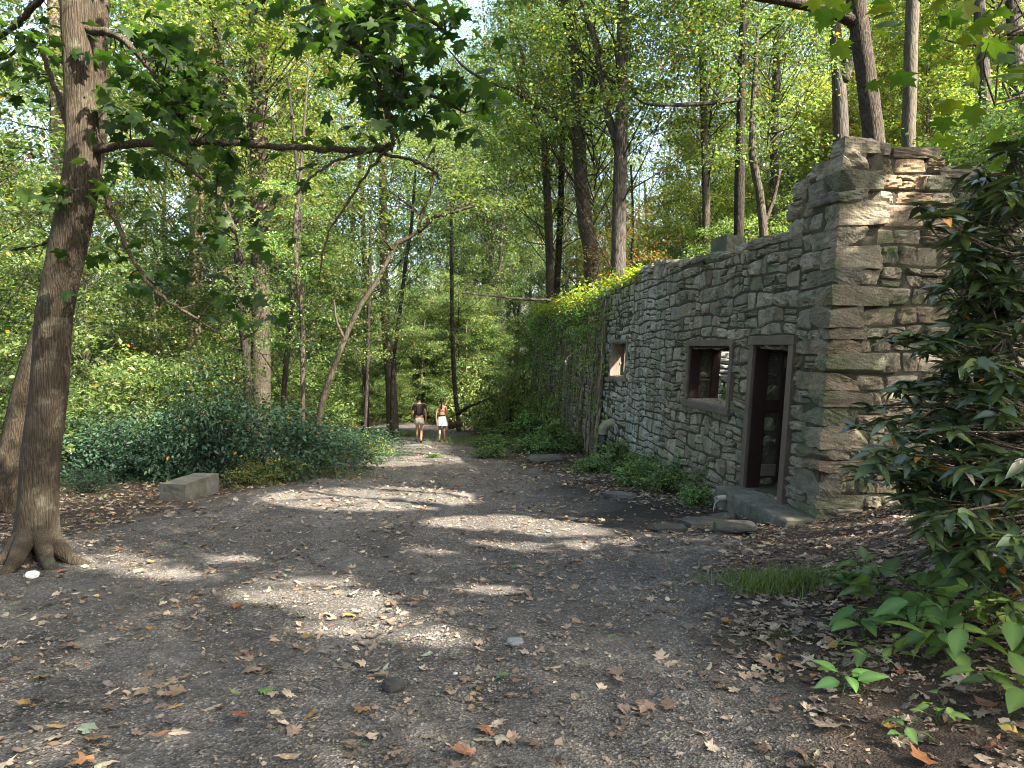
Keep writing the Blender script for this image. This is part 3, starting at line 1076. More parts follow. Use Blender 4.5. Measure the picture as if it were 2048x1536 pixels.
loose_rock('flat_stone', 1115, 922, (.20, .2, .08), .6, 'dark rock right beside the mossy low rock on the trail edge', 'stone', 7, (.07, .07, .06), .3)
loose_rock('pebble', 65, 1155, (.05, .035, .03), .3, 'bright white pebble on the dirt before the big maple trunk', 'pebble', 8, (.8, .82, .78), .6, .1, 'dark_stone')
loose_rock('pebble', 787, 1382, (.055, .045, .035), .8, 'dark round pebble half sunk in the gravel in the foreground', 'pebble', 9, (.05, .052, .058), .7, .2)
loose_rock('pebble', 1030, 1288, (.05, .04, .02), .1, 'flat blue grey pebble in the middle of the gravel trail', 'pebble', 10, (.20, .21, .22), .6, .3)

# squared stone block by the left shrubs
g = ground(350, 1003)
mb = MB()
V0, F0 = cube_grid(9)
Pq = V0.copy(); L = np.linalg.norm(Pq, axis=1)[:, None]
Pq = Pq * .965 + Pq / L * .035 * 1.3
key = np.round(V0 * 12).astype(int); hs = np.sin(key @ np.array([12.99, 78.23, 37.7])) * 43758.5
Pq = Pq * (1 + .018 * ((hs - np.floor(hs)) - .5))[:, None] * np.array([.22, .52, .165])
ca, sa = math.cos(-.12), math.sin(-.12)
Pq = Pq @ np.array([[ca, -sa, 0], [sa, ca, 0], [0, 0, 1]]).T
mb.add(Pq + g + np.array([.03, .5, .115]), F0, (1, 1, 1))
single('stone_block', mb, M['concrete'], g, 'long squared grey stone block lying at the edge of the left shrubs', 'stone block')

# ------------------------------------------------------------------ foliage
GREENS = np.array([.93, 1.0, 1.0]) * np.array([(.075, .115, .040), (.09, .135, .044), (.108, .155, .05), (.060, .098, .036), (.13, .172, .055), (.16, .19, .062)])
YELLOWS = np.array([(.11, .155, .042), (.14, .175, .042), (.175, .19, .045), (.09, .14, .04), (.21, .205, .045), (.13, .17, .042)])
BLUES = np.array([.80, .92, 1.12]) * np.array([(.038, .072, .040), (.05, .088, .048), (.03, .062, .032), (.06, .10, .05), (.045, .085, .035)])

def pick(rg, pal, n, jit=.18, accent=0.0, acc=((.30, .20, .03), (.28, .09, .03))):
    c = pal[rg.integers(0, len(pal), n)] * rg.uniform(1 - jit, 1 + jit, (n, 1))
    if accent:
        k = rg.random(n) < accent
        A = np.array(acc)
        c[k] = A[rg.integers(0, len(A), k.sum())]
    return c

def sprays(mb, rg, cen, rad, per, size, pal, flat=.22, tilt=.5, tmpl=LEAF4, accent=0.0, cluster_var=.34):
    """flattened sprays of leaves round the twig ends cen"""
    n = len(cen) * per
    ci = np.repeat(np.arange(len(cen)), per)
    r = np.sqrt(rg.random(n)) * np.asarray(rad)[ci]
    th = rg.uniform(0, 6.283, n)
    tl = rg.normal(0, .22, (len(cen), 2))
    x, y = r * np.cos(th), r * np.sin(th)
    z = rg.normal(0, 1, n) * flat * np.asarray(rad)[ci] - .12 * r + tl[ci, 0] * x + tl[ci, 1] * y
    P = np.asarray(cen)[ci] + np.stack([x, y, z], -1)
    az = th - math.pi / 2 + rg.normal(0, 1.0, n)
    Rm = rot_mats(az, rg.normal(-.15, tilt, n), rg.normal(0, tilt, n))
    C = pick(rg, pal, n, .18, accent) * (1 + rg.normal(0, cluster_var, len(cen)))[ci, None].clip(.5, 1.7)
    scatter(mb, tmpl, P, Rm, size * rg.uniform(.65, 1.25, n), C)

def crown_variant(seed, z0, z1, r, n, per, size, pal, rad, flat=.2, shape='dome', accent=.02):
    rg = np.random.default_rng(seed)
    u = rg.random(n) ** .9
    z = z0 + (z1 - z0) * u
    if shape == 'dome': prof = np.sqrt(np.clip(1 - ((u - .35) / .68) ** 2, .05, 1))
    else: prof = .55 + .45 * np.sin(u * 3.0 + .3)
    rr = r * prof * rg.uniform(.15, 1, n) ** .6
    th = rg.uniform(0, 6.283, n)
    cen = np.stack([rr * np.cos(th), rr * np.sin(th), z], -1)
    mb = MB()
    sprays(mb, rg, cen, rad * rg.uniform(.6, 1.25, n), per, size, pal, flat, accent=accent)
    crown = mb.mesh('crown')
    lb = MB()
    for k in range(n):
        if k % 4: continue
        c = cen[k]
        zb = max(.4, c[2] - rr[k] * rg.uniform(.4, 1.6))
        mid = np.array([c[0] * .5, c[1] * .5, (zb + c[2]) / 2 - .1 * rr[k]]) + rg.normal(0, .12, 3)
        pth = smooth_path([np.array([0, 0, zb]), mid, c], 6)
        tube(lb, pth, np.linspace(.010 + .006 * rr[k], .003, 6), 5, (1, 1, 1), cap=False)
    limbs = lb.mesh('twigs', smooth=True)
    return crown, limbs

CAN = [crown_variant(100 + i, 6.0, 21, 4.3, 230, 100, .145, (GREENS if i % 2 else YELLOWS), .85) for i in range(4)]
UND = [crown_variant(200 + i, .8, 8.0, 2.5, 170, 90, .118, (GREENS if i % 2 else YELLOWS), .62, .13, 'col') for i in range(4)]
HIGH = [crown_variant(150 + i, 8.6, 21, 4.3, 230, 95, .145, (GREENS if i % 2 else YELLOWS), .85) for i in range(4)]
SLIM = [crown_variant(250 + i, 3.6, 8.5, 1.9, 62, 75, .095, GREENS, .6, .13, 'col') for i in range(2)]
LOW = [crown_variant(300 + i, .15, 2.6, 1.6, 90, 80, .085, GREENS, .45, .2, 'dome') for i in range(2)]
RED = crown_variant(400, 1.5, 6.5, 2.0, 80, 80, .10, np.array([(.20, .065, .038), (.22, .09, .038), (.16, .12, .036), (.10, .13, .038), (.09, .12, .036)]), .6, .12, 'col')
for me in [x for v in CAN + HIGH + SLIM + UND + LOW + [RED] for x in v]:
    pass
for v in CAN + HIGH + SLIM + UND + LOW + [RED]:
    v[0].materials.append(M['leaf']); v[1].materials.append(M['bark_dark'])

def add_crown(root, v, scale=(1, 1, 1), rz=0.0, off=(0, 0, 0), limbs=True):
    for nm, me in (('crown', v[0]), ('twigs', v[1])):
        if nm == 'twigs' and not limbs: continue
        o = bpy.data.objects.new(nm, me)
        COL.objects.link(o)
        o.parent = root
        o.scale = scale; o.rotation_euler = (0, 0, rz); o.location = off

KNOWN = []           # (pixel x at eye level, short name) of the trees one can point at

def trunk_path(d, pts, top=None, flare=1.35, dd=0.0):
    """points of a trunk from pixels (px, py, half width), listed from the foot up; goes down to the ground and up out of the frame"""
    P = []; R = []
    for k, q in enumerate(pts):
        dk = d + (q[3] if len(q) > 3 else 0)
        P.append(at(q[0], q[1], dk)); R.append(q[2] * dk / F)
    P = np.array(P); R = np.array(R)
    g = float(gz(P[0][0], P[0][1]))
    if P[0][2] > g + .25:
        sl = (P[0] - P[min(1, len(P) - 1)])
        sl = sl / max(.2, abs(sl[2])) * min(.12, 1)
        q = np.array([P[0][0] + sl[0] * .3, P[0][1], g - .12])
        mid = P[0] * .25 + q * .75; mid[2] = g + .25
        P = np.vstack([q, mid, P]); R = np.concatenate([[R[0] * flare], [R[0] * 1.08], R])
    else:
        P[0][2] = g - .1
    if top is not None and P[-1][2] < top:
        dr = P[-1] - P[-2]; dr /= np.linalg.norm(dr); dr[2] = max(dr[2], .9)
        h = top - P[-1][2]
        ex = [P[-1] + dr * h * t for t in (.35, .7, 1.0)]
        P = np.vstack([P, ex]); R = np.concatenate([R, R[-1] * np.array([.8, .5, .2])])
    n = max(12, int((P[-1][2] - P[0][2]) * 3))
    S = smooth_path(np.column_stack([P, R]), n)
    return S[:, :3], np.maximum(S[:, 3], .004)

def tree(name, label, d, pts, barkm='bark_grey', crown=None, cs=1.0, top=18, limbs=(), sides=14, group='woodland trees', short=None, flute=.06, tint=(1, 1, 1), cz=1.0):
    P, R = trunk_path(d, pts, top)
    R = R * .92; tint = tuple(.64 * q for q in tint)
    g = P[0].copy(); g[2] = float(gz(g[0], g[1]))
    t = thing(name, label, 'tree', g, group)
    mb = MB()
    tube(mb, P, R, sides, tint, flute, seed=int(d * 7), rough=.02)
    for lm in limbs:
        L = np.array([at(a[0], a[1], d + a[3]) for a in lm]); rr = [a[2] * (d + a[3]) / F for a in lm]
        S = smooth_path(np.column_stack([L, rr]), 5 * len(lm))
        wv = np.cumsum(np.random.default_rng(len(lm)).normal(0, .25, (len(S), 3)) * S[:, 3:4], 0) * .35
        tube(mb, S[:, :3] + wv, np.maximum(S[:, 3], .003), 8, tint, .05, rough=.03)
    part('trunk', mb, M[barkm], t, True)
    if crown is not None:
        add_crown(t, crown, (cs, cs, cs * cz), d * 1.7)
    if short:
        KNOWN.append((px_of((P[len(P) // 3][0], P[len(P) // 3][1], 1.5))[0], short))
    return t

# --- trees one can point at
tree('tall_tree', 'thickest straight trunk of the left woods, sunlit at its foot above the shrubs', 23, [(522, 785, 21), (521, 600, 19), (518, 400, 18), (516, 200, 18), (514, 0, 17)], 'bark_brown', HIGH[0], 1.1, 19, tint=(.85, .82, .8), short='thickest left trunk', limbs=[[(516, 120, 6, 0), (560, 40, 5, .3), (640, -30, 4, .6)]])
tree('tall_tree', 'dark winding trunk touching the thickest straight trunk in the left woods', 22, [(496, 775, 9), (490, 690, 9), (482, 620, 10), (480, 540, 11), (470, 420, 10), (458, 280, 10), (445, 160, 9), (428, 30, 8)], 'bark_dark', HIGH[1], .8, 17, short='dark winding trunk')
tree('tall_tree', 'mottled brown trunk in full sun left of the dark winding trunk', 31, [(388, 800, 15), (389, 640, 14), (392, 500, 14), (394, 380, 14), (392, 200, 13), (392, 20, 12)], 'bark_pale', HIGH[2], 1.1, 20, short='mottled brown trunk', tint=(.85, .75, .65))
tree('tall_tree', 'far sunlit trunk just right of the leaning front maple near the top', 30, [(118, 700, 16), (118, 480, 16), (117, 330, 15), (112, 160, 14), (108, 0, 13)], 'bark_pale', HIGH[3], 1.1, 20, short='far sunlit trunk', tint=(.9, .8, .7))
tree('tall_tree', 'pale grey trunk half hidden behind the dark winding trunk', 34, [(466, 780, 14), (462, 660, 14), (452, 520, 13), (442, 400, 12), (435, 250, 11)], 'bark_pale', HIGH[0], 1.0, 18, short='pale grey trunk')
tree('slender_tree', 'thin crooked dark stem between the thickest trunk and the leaning sapling', 19.5, [(568, 785, 6), (577, 680, 6), (586, 560, 6), (596, 480, 6.5), (600, 400, 5), (590, 300, 4)], 'bark_dark', SLIM[0], .9, 9, short='crooked dark stem', sides=8)
tree('slender_tree', 'thin brown stem with pale foot just right of the crooked dark stem', 17.5, [(606, 840, 4.5), (605, 740, 5), (604, 640, 5), (594, 540, 5), (590, 460, 5), (600, 360, 4), (606, 280, 3)], 'bark_brown', SLIM[1], .8, 8.5, short='thin brown stem', sides=8)
sap = tree('leaning_tree', 'pale slender tree leaning right over the trail with a crooked forked top', 16.5, [(636, 840, 7), (655, 770, 6.5), (685, 690, 6), (715, 620, 5.5), (755, 560, 5), (785, 500, 5), (800, 482, 5.5), (835, 466, 4.5), (842, 430, 4), (858, 395, 3.5), (868, 350, 3), (872, 300, 2)], 'bark_pale', None, 1, None, short='leaning pale tree', sides=10, tint=(.5, .46, .4),
    limbs=[[(838, 464, 5, 0), (868, 436, 4.5, -.1), (905, 424, 3.5, -.2), (950, 410, 2, -.3)], [(690, 680, 3, 0), (672, 640, 2.5, -.1), (668, 600, 1.5, -.2)]])
tree('slender_tree', 'thin dark stem bowing behind the crook of the leaning pale tree', 30, [(784, 790, 4), (790, 700, 4), (803, 600, 4), (812, 520, 4), (822, 460, 3.5), (828, 380, 3)], 'bark_dark', SLIM[0], 1.0, 11, short='thin bowing stem', sides=8)
tree('tall_tree', 'straight mid distance trunk with bright bark at its foot left of the walkers', 36, [(786, 865, 13), (783, 780, 12), (772, 640, 10), (767, 480, 9), (766, 330, 9), (765, 150, 8), (764, 0, 8)], 'bark_pale', HIGH[1], 1.0, 19, short='bright footed trunk', tint=(.75, .68, .58))
tree('slender_tree', 'dark straight sapling stem rising from the shrubs near the trail bend', 24, [(730, 858, 4), (735, 740, 4), (738, 600, 3.5), (740, 500, 3)], 'bark_dark', SLIM[0], .8, 8, short='dark sapling stem', sides=8)
tree('slender_tree', 'thin brown trunk by the fallen log right of the walking woman', 38, [(917, 842, 5), (910, 780, 5), (906, 700, 5), (904, 600, 4.5), (903, 480, 4)], 'bark_brown', SLIM[1], 1.1, 10, short='log side trunk', sides=8)
tree('tall_tree', 'dark straight trunk above the vines, nearest to the dead broken limb', 31, [(1102, 700, 9), (1100, 560, 9), (1096, 420, 9), (1090, 300, 8), (1086, 270, 7), (1060, 215, 5), (1030, 130, 5), (1020, 0, 4)], 'bark_brown', HIGH[2], .9, 18, short='vine side trunk', sides=10)
tree('tall_tree', 'thin dark trunk paired with the straight trunk above the vines', 33, [(1112, 640, 7), (1117, 520, 7), (1122, 400, 7), (1125, 280, 6), (1128, 120, 5)], 'bark_dark', HIGH[3], .8, 18, short='thin dark paired trunk', sides=10)
tree('forked_tree', 'curved trunk behind the wall with one long limb reaching left', 27, [(1186, 700, 17), (1185, 530, 17), (1170, 440, 16), (1160, 330, 15), (1156, 220, 14), (1152, 120, 12), (1130, 20, 10)], 'bark_brown', HIGH[0], 1.0, 19, short='curved forked trunk',
     limbs=[[(1158, 290, 7, 0), (1120, 240, 6, -.2), (1070, 205, 5.5, -.4), (1030, 175, 5, -.6), (985, 160, 3.5, -.8), (935, 130, 2.5, -1), (900, 90, 1.2, -1.2)], [(1035, 178, 4, -.6), (1045, 120, 3.5, -.6), (1020, 40, 3, -.7)], [(1160, 260, 8, .1), (1180, 190, 7, .2), (1195, 100, 6, .3), (1170, 40, 5, .4)]])
tree('tall_tree', 'straight grey trunk with a sharp low fork behind the middle of the wall', 24.5, [(1236, 640, 16), (1237, 520, 16), (1239, 380, 15), (1242, 260, 14), (1244, 120, 13), (1246, 0, 12)], 'bark_grey', HIGH[1], 1.0, 20, short='straight grey trunk',
     limbs=[[(1236, 300, 8, .1), (1218, 230, 7, .2), (1204, 150, 6, .3), (1190, 60, 5, .4), (1160, -20, 4, .5)]])
tree('slender_tree', 'thin mossy trunk between the straight grey trunk and the pier stub', 26, [(1412, 600, 9), (1412, 400, 8.5), (1408, 250, 8), (1404, 100, 7), (1400, 0, 6)], 'bark_brown', HIGH[2], .8, 18, short='thin mossy trunk', sides=10)
tree('tall_tree', 'dark trunk with a bare level branch above the pier stub', 21, [(1476, 560, 11), (1479, 380, 11), (1482, 250, 10), (1484, 120, 9), (1488, 0, 8)], 'bark_dark', HIGH[3], .9, 18, short='level branch trunk', limbs=[[(1480, 200, 5, 0), (1420, 205, 4.5, -.4), (1350, 208, 4, -.8), (1300, 205, 3, -1.1), (1270, 190, 2, -1.3)]], sides=10)
tree('slender_tree', 'slender crooked trunk bending right just behind the wall notch', 18, [(1530, 560, 9), (1528, 480, 9), (1520, 390, 8.5), (1506, 320, 8), (1504, 250, 6), (1510, 150, 5)], 'bark_brown', SLIM[1], 1.0, 10, short='slender crooked trunk', limbs=[[(1526, 455, 4, 0), (1545, 400, 3.5, .1), (1560, 340, 3, .2)]], sides=10)
tree('tall_tree', 'soft grey distant trunk left of the tall stone corner', 30, [(1547, 600, 10), (1548, 400, 9.5), (1550, 250, 9), (1556, 60, 8)], 'bark_grey', HIGH[0], .9, 19, short='grey distant trunk', sides=10)
tree('tall_tree', 'furrowed trunk forking in two just left of the big slanted trunk', 19, [(1683, 420, 17), (1681, 250, 16), (1677, 160, 14), (1670, 60, 12), (1664, 0, 11)], 'bark_grey', None, .9, 18, short='furrowed forking trunk',
     limbs=[[(1684, 165, 13, 0), (1700, 110, 13, -.1), (1712, 50, 13, -.2), (1716, -20, 11, -.3)]])
tree('tall_tree', 'big dark slanted trunk above the stone corner with a thick limb to the left', 15.5, [(1762, 420, 25), (1748, 280, 22), (1736, 180, 21), (1724, 90, 20), (1712, 0, 19)], 'bark_dark', None, .8, 17, short='big slanted trunk', tint=(1.7, 1.6, 1.5),
     limbs=[[(1722, 50, 14, 0), (1700, 32, 14, -.1), (1668, 18, 13, -.2), (1610, 10, 12, -.4), (1552, 2, 11, -.6), (1500, -10, 9, -.8)]])
tree('tall_tree', 'smooth lichen grey trunk right of the big slanted trunk', 17, [(1818, 420, 14), (1817, 280, 14), (1820, 180, 14), (1822, 100, 13.5), (1826, 0, 13)], 'bark_pale', None, .9, 18, short='lichen grey trunk', tint=(.6, .6, .56))
tree('tall_tree', 'furrowed trunk seen between hanging maple leaves right of the lichen grey trunk', 21, [(1974, 420, 14), (1972, 250, 13), (1968, 150, 12), (1962, 60, 12), (1958, 0, 11)], 'bark_grey', HIGH[0], .9, 19, short='leaf framed trunk')
tree('tall_tree', 'grey trunk furthest right, showing over the rhododendron', 23, [(2038, 420, 16), (2036, 250, 15), (2030, 100, 14), (2024, 0, 13)], 'bark_grey', HIGH[1], .9, 19, short='rightmost grey trunk')
tree('small_red_tree', 'small tree with reddening leaves behind the straight grey trunk', 26.5, [(1262, 560, 3.5), (1266, 450, 3), (1262, 330, 2.5)], 'bark_dark', RED, 1.05, None, sides=6)
KNOWN.append((780, 'bright footed trunk')) if False else None

# --- the front maples on the left
def leaves_at(mb, tw, rg, limb_pts, ells, d0, size, pal, tmpl=MAPLE, twig_r=.004, tilt=.55, accent=.0, dens=1.0):
    """leaves gathered on twigs; ells = (px, py, rx, ry, n, dd): n leaves spread over that patch of the picture at depth d0 + dd"""
    LP = np.asarray(limb_pts)
    for (ex, ey, rx, ry, n, dd) in ells:
        ns = max(1, int(n * dens) // 8)
        a = rg.uniform(0, 6.283, ns); r = np.sqrt(rg.random(ns))
        cen = np.array([at(ex + rx * r[i] * math.cos(a[i]), ey + ry * r[i] * math.sin(a[i]), d0 + dd + rg.normal(0, .35)) for i in range(ns)])
        for c in cen:
            k = np.argmin(np.linalg.norm(LP - c, axis=1) + np.maximum(0, LP[:, 2] - c[2]) * .0)
            s = LP[k]
            mid = (s + c) / 2 + rg.normal(0, .05, 3) + np.array([0, 0, .06])
            tube(tw, smooth_path([s, mid, c], 6), np.linspace(twig_r * 2, twig_r * .6, 6), 5, cap=False)
            m = rg.integers(5, 11)
            P = c + rg.normal(0, 1, (m, 3)) * np.array([.22, .22, .08])
            az = rg.uniform(0, 6.283, m)
            Rm = rot_mats(az, rg.normal(-.35, tilt, m), rg.normal(0, tilt, m))
            C = pick(rg, pal, m, .2, accent)
            scatter(mb, tmpl, P, Rm, size * rg.uniform(.7, 1.2, m), C)

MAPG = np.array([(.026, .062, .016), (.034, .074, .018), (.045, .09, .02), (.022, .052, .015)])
rgm = np.random.default_rng(77)
d1 = 7.35
MT = [(73, 1128, 70), (71, 1095, 50), (72, 1060, 41), (76, 1000, 36), (80, 910, 35), (98, 773, 34), (106, 637, 33), (124, 546, 33), (138, 478, 34), (158, 376, 33), (166, 290, 31), (160, 200, 28), (157, 137, 27), (150, 0, 27), (142, -250, 25), (128, -600, 22), (115, -1000, 18)]
P, R = trunk_path(d1, MT, None)
g = ground(76, 1128)
fm = thing('maple_tree', 'leaning front maple with smooth brown trunk, root flare and a long level branch', 'tree', g, 'woodland trees')
mb = MB()
tube(mb, P, R, 28, (.62, .60, .56), .045, seed=5, rough=.006)
for k in range(6):          # root flare
    a = k * 1.05 + .4
    dirv = np.array([math.cos(a), math.sin(a), 0])
    b0 = P[0] + np.array([0, 0, .38]) + dirv * .07
    r1 = g + dirv * (.27 + .05 * math.sin(k * 2.1)); r1[2] = gz(r1[0], r1[1]) + .05
    r2 = g + dirv * (.44 + .1 * math.sin(k * 2.1)); r2[2] = gz(r2[0], r2[1]) - .05
    tube(mb, smooth_path([b0, (b0 * .45 + r1 * .55), r1, r2], 9), np.linspace(.10, .04, 9), 12, (.62, .60, .56), .16, seed=k, cap=False)
LIMBS = [
    [(176, 300, 11, 0), (215, 293, 9, -.05), (290, 286, 8, -.1), (390, 284, 7, -.15), (500, 289, 6.5, -.2), (620, 297, 6, -.25), (720, 300, 6, -.3), (760, 297, 5.5, -.32), (786, 286, 5, -.34)],
    [(758, 298, 4, -.32), (775, 310, 3.5, -.3), (830, 322, 3, -.3), (870, 345, 2.5, -.3), (880, 360, 2, -.3)],
    [(786, 290, 4, -.34), (745, 330, 3, -.4), (700, 400, 2.5, -.45), (655, 470, 2, -.5), (640, 560, 1.5, -.5)],
    [(760, 298, 3, -.32), (700, 312, 3, -.4), (640, 340, 2.5, -.5), (590, 390, 2, -.6)],
    [(192, 340, 8, 0), (215, 400, 6, -.1), (240, 460, 5, -.2), (275, 535, 4, -.3), (320, 590, 3.5, -.4), (400, 640, 2.5, -.5), (470, 690, 1.5, -.55)],
    [(300, 286, 4, -.1), (390, 345, 3.5, -.3), (440, 400, 3, -.4), (470, 460, 2, -.5), (480, 530, 1.5, -.55)],
    [(170, 60, 9, .0), (230, 70, 7, -.1), (290, 125, 5.5, -.2), (350, 210, 4, -.3), (385, 290, 2.5, -.4)],
    [(152, -100, 14, 0), (260, -190, 12, -.2), (420, -200, 11, -.4), (560, -120, 10, -.5), (640, 0, 9, -.6), (665, 55, 8, -.62), (705, 85, 7, -.65), (742, 140, 6.5, -.7), (765, 200, 6, -.7), (782, 260, 5, -.7), (788, 290, 4, -.7)],
    [(700, 75, 5, -.65), (760, 130, 5, -.75), (830, 165, 4.5, -.85), (865, 190, 4, -.9), (930, 225, 2.5, -1)],
    [(630, -20, 5, -.6), (740, -10, 5, -.8), (800, 0, 4.5, -.9), (850, 35, 4, -1.0), (892, 64, 3, -1.05)],
    [(128, -60, 9, .0), (60, 20, 7, .2), (20, 60, 5, .3), (-40, 90, 4, .4)],
    [(135, 250, 6, 0), (110, 180, 5, .2), (70, 90, 4, .4), (0, 120, 3, .6)],
    [(110, 470, 4, .0), (80, 490, 3, .1), (20, 500, 2, .3)],
]
LP = []
for lm in LIMBS:
    L = np.array([at(a[0], a[1], d1 + a[3]) for a in lm]); rr = [a[2] * (d1 + a[3]) / F for a in lm]
    S = smooth_path(np.column_stack([L, rr]), 6 * len(lm))
    wv = rgm.normal(0, .006, (len(S), 3)); wv[0] = 0
    tube(mb, S[:, :3] + wv, np.maximum(S[:, 3], .003), 8, (.75, .7, .65), .06, rough=.05, seed=len(LP))
    LP += list(S[:, :3])
part('trunk', mb, M['bark_smooth'], fm, True)
tw = MB(); lf = MB()
ELLS = [
    (240, 110, 60, 70, 34, -.2), (330, 80, 55, 60, 36, -.2), (360, 150, 70, 50, 36, -.2), (300, 200, 70, 40, 26, -.3), (390, 180, 60, 60, 26, -.3),
    (360, 235, 90, 50, 46, -.3), (440, 250, 60, 40, 26, -.3), (300, 340, 70, 40, 18, -.3), (400, 350, 70, 50, 26, -.3), (430, 420, 60, 60, 26, -.4), (470, 350, 40, 40, 12, -.4),
    (210, 260, 30, 50, 14, -.1), (215, 420, 40, 50, 14, -.1), (260, 510, 60, 50, 20, -.3), (330, 560, 60, 50, 22, -.4), (420, 600, 90, 35, 22, -.5), (520, 630, 60, 25, 12, -.5), (480, 480, 50, 50, 16, -.5),
    (700, 60, 90, 60, 60, -.7), (640, 30, 90, 40, 40, -.6), (780, 100, 80, 60, 56, -.8), (830, 150, 80, 50, 50, -.9), (900, 200, 60, 50, 34, -1), (740, 180, 60, 60, 36, -.7), (870, 60, 70, 50, 28, -1), (760, 20, 60, 30, 26, -.8), (560, 20, 60, 40, 14, -.5), (830, 225, 70, 25, 20, -.9), (920, 240, 40, 25, 10, -1),
    (40, 60, 60, 60, 26, .3), (20, 140, 50, 50, 16, .4), (90, 110, 40, 40, 12, .2), (110, 370, 25, 30, 6, .1), (30, 500, 50, 30, 8, .2), (540, 290, 90, 25, 10, -.2),
]
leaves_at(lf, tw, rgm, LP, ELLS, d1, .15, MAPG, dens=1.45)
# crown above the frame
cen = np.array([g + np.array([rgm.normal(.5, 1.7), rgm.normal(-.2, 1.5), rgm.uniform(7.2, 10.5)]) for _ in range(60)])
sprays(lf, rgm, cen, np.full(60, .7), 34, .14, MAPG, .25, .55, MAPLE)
part('crown', lf, M['leaf_near'], fm)
part('twigs', tw, M['bark_dark'], fm, True)

d2 = 10.6
P, R = trunk_path(d2, [(8, 1012, 50), (12, 990, 36), (32, 910, 31), (60, 773, 28), (97, 660, 27), (130, 546, 26), (165, 400, 25), (186, 273, 24), (187, 137, 23), (192, 0, 23), (200, -250, 21), (210, -600, 17)], None)
g = P[0].copy(); g[2] = gz(g[0], g[1])
t2 = thing('maple_tree', 'dark leaning trunk standing directly behind the front maple', 'tree', g, 'woodland trees')
mb = MB(); tube(mb, P, R, 20, (.55, .51, .47), .07, seed=9, rough=.01)
for k in range(5):
    a = k * 1.25
    dirv = np.array([math.cos(a), math.sin(a), 0])
    r2 = g + dirv * .55; r2[2] = gz(r2[0], r2[1]) - .03
    tube(mb, smooth_path([g + np.array([0, 0, .35]) + dirv * .12, g + dirv * .3 + np.array([0, 0, .08]), r2], 7), np.linspace(.13, .03, 7), 8, (.55, .51, .47), .08, seed=k, cap=False)
part('trunk', mb, M['bark_smooth'], t2, True)
mb = MB()
cen = np.array([g + np.array([rgm.normal(1.3, 1.8), rgm.normal(.4, 1.4), rgm.uniform(7.0, 11)]) for _ in range(50)])
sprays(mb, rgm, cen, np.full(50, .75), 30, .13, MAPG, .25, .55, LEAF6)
part('crown', mb, M['leaf_near'], t2)

# leaves of the leaning pale tree: flat layered sprays
rgs = np.random.default_rng(31)
mb = MB(); tw = MB()
base = np.array(sap.location)
tops = [at(868, 350, 16.5), at(905, 424, 16.3), at(842, 430, 16.5), at(785, 500, 16.5)]
cen = []
for (ex, ey, rx, ry, n) in [(880, 330, 90, 50, 34), (820, 300, 80, 50, 26), (930, 400, 70, 40, 20), (760, 380, 80, 60, 26), (860, 250, 60, 40, 14), (700, 450, 70, 60, 14)]:
    for _ in range(n):
        c = at(ex + rgs.normal(0, rx * .6), ey + rgs.normal(0, ry * .6), 16.5 + rgs.normal(0, .8)); cen.append(c)
        if rgs.random() < .35:
            s = tops[int(np.argmin([np.linalg.norm(q - c) for q in tops]))]
            tube(tw, smooth_path([s, (s + c) / 2 + np.array([0, 0, .1]), c], 5), np.linspace(.012, .004, 5), 5, cap=False)
sprays(mb, rgs, np.array(cen), np.full(len(cen), .45), 42, .085, GREENS, .12, .35)
part('crown', mb, M['leaf'], sap); part('twigs', tw, M['bark_dark'], sap, True)

# --- woods filled in between: each tree its own, in shared kinds
rgt = np.random.default_rng(19)
taken = [(o.location.x, o.location.y) for o in bpy.data.objects if o.get('category') == 'tree']

def free(x, y, gap):
    return all((x - a) ** 2 + (y - b) ** 2 > gap * gap for a, b in taken)

def off_trail(x, y):
    wallx = 3.72 - 0.107 * (y - 8.9)
    if 8 < y < 36 and -.2 * 0 + edge_at(LEFT_EDGE, y) - 2.2 < x < wallx + 3.8: return False
    if 36 <= y < 50 and edge_at(LEFT_EDGE, y) - 1.2 < x < edge_at(RIGHT_EDGE, y) + 1.5: return False
    return True

SPOTS = []
BEND = np.array([(a, b, c) for a in (-6.5, -4, -1.5) for b in (43.5, 46.5) for c in (-2.2, -.2)])
def shades_bend(x, y, kind):
    r, z0, z1 = {'und': (2.2, .8, 8), 'can': (4.0, 6, 21)}[kind]
    zb = float(gz(x, y))
    t = ((x - BEND[:, 0]) * SUN[0] + (y - BEND[:, 1]) * SUN[1]) / (SUN[0] ** 2 + SUN[1] ** 2)
    q = BEND + SUN * t[:, None]
    return ((np.hypot(q[:, 0] - x, q[:, 1] - y) < r) & (q[:, 2] > zb + z0 - 1) & (q[:, 2] < zb + z1 + 1) & (t > 0)).sum() >= 2
def fill(n, xr, yr, gap, kind):
    k = 0; tries = 0
    while k < n and tries < 4000:
        tries += 1
        y = rgt.uniform(*yr); x = rgt.uniform(xr[0](y), xr[1](y))
        if (kind == 'can' and -2 < x < 16 or kind == 'und' and -2 < x < 9) and 32 < y < 53: continue      # the gap that lets sun onto the bend of the trail
        if kind != 'low' and y < 60 and not (y > 48 and x < -1) and shades_bend(x, y, kind): continue
        if free(x, y, gap) and off_trail(x, y):
            taken.append((x, y)); SPOTS.append((x, y, kind)); k += 1
LFT = (lambda y: -.72 * y - 2, lambda y: -6.8 - .02 * y)
RGT = (lambda y: 3.72 - .107 * (y - 8.9) + 3.9, lambda y: .72 * y + 2)
FARX = (lambda y: -.72 * y, lambda y: .72 * y)
fill(15, LFT, (24, 42), 2.2, 'und'); fill(3, (lambda y: -.72 * y - 1, lambda y: -.55 * y), (14, 24), 2.2, 'und'); fill(9, LFT, (26, 46), 3.2, 'can')
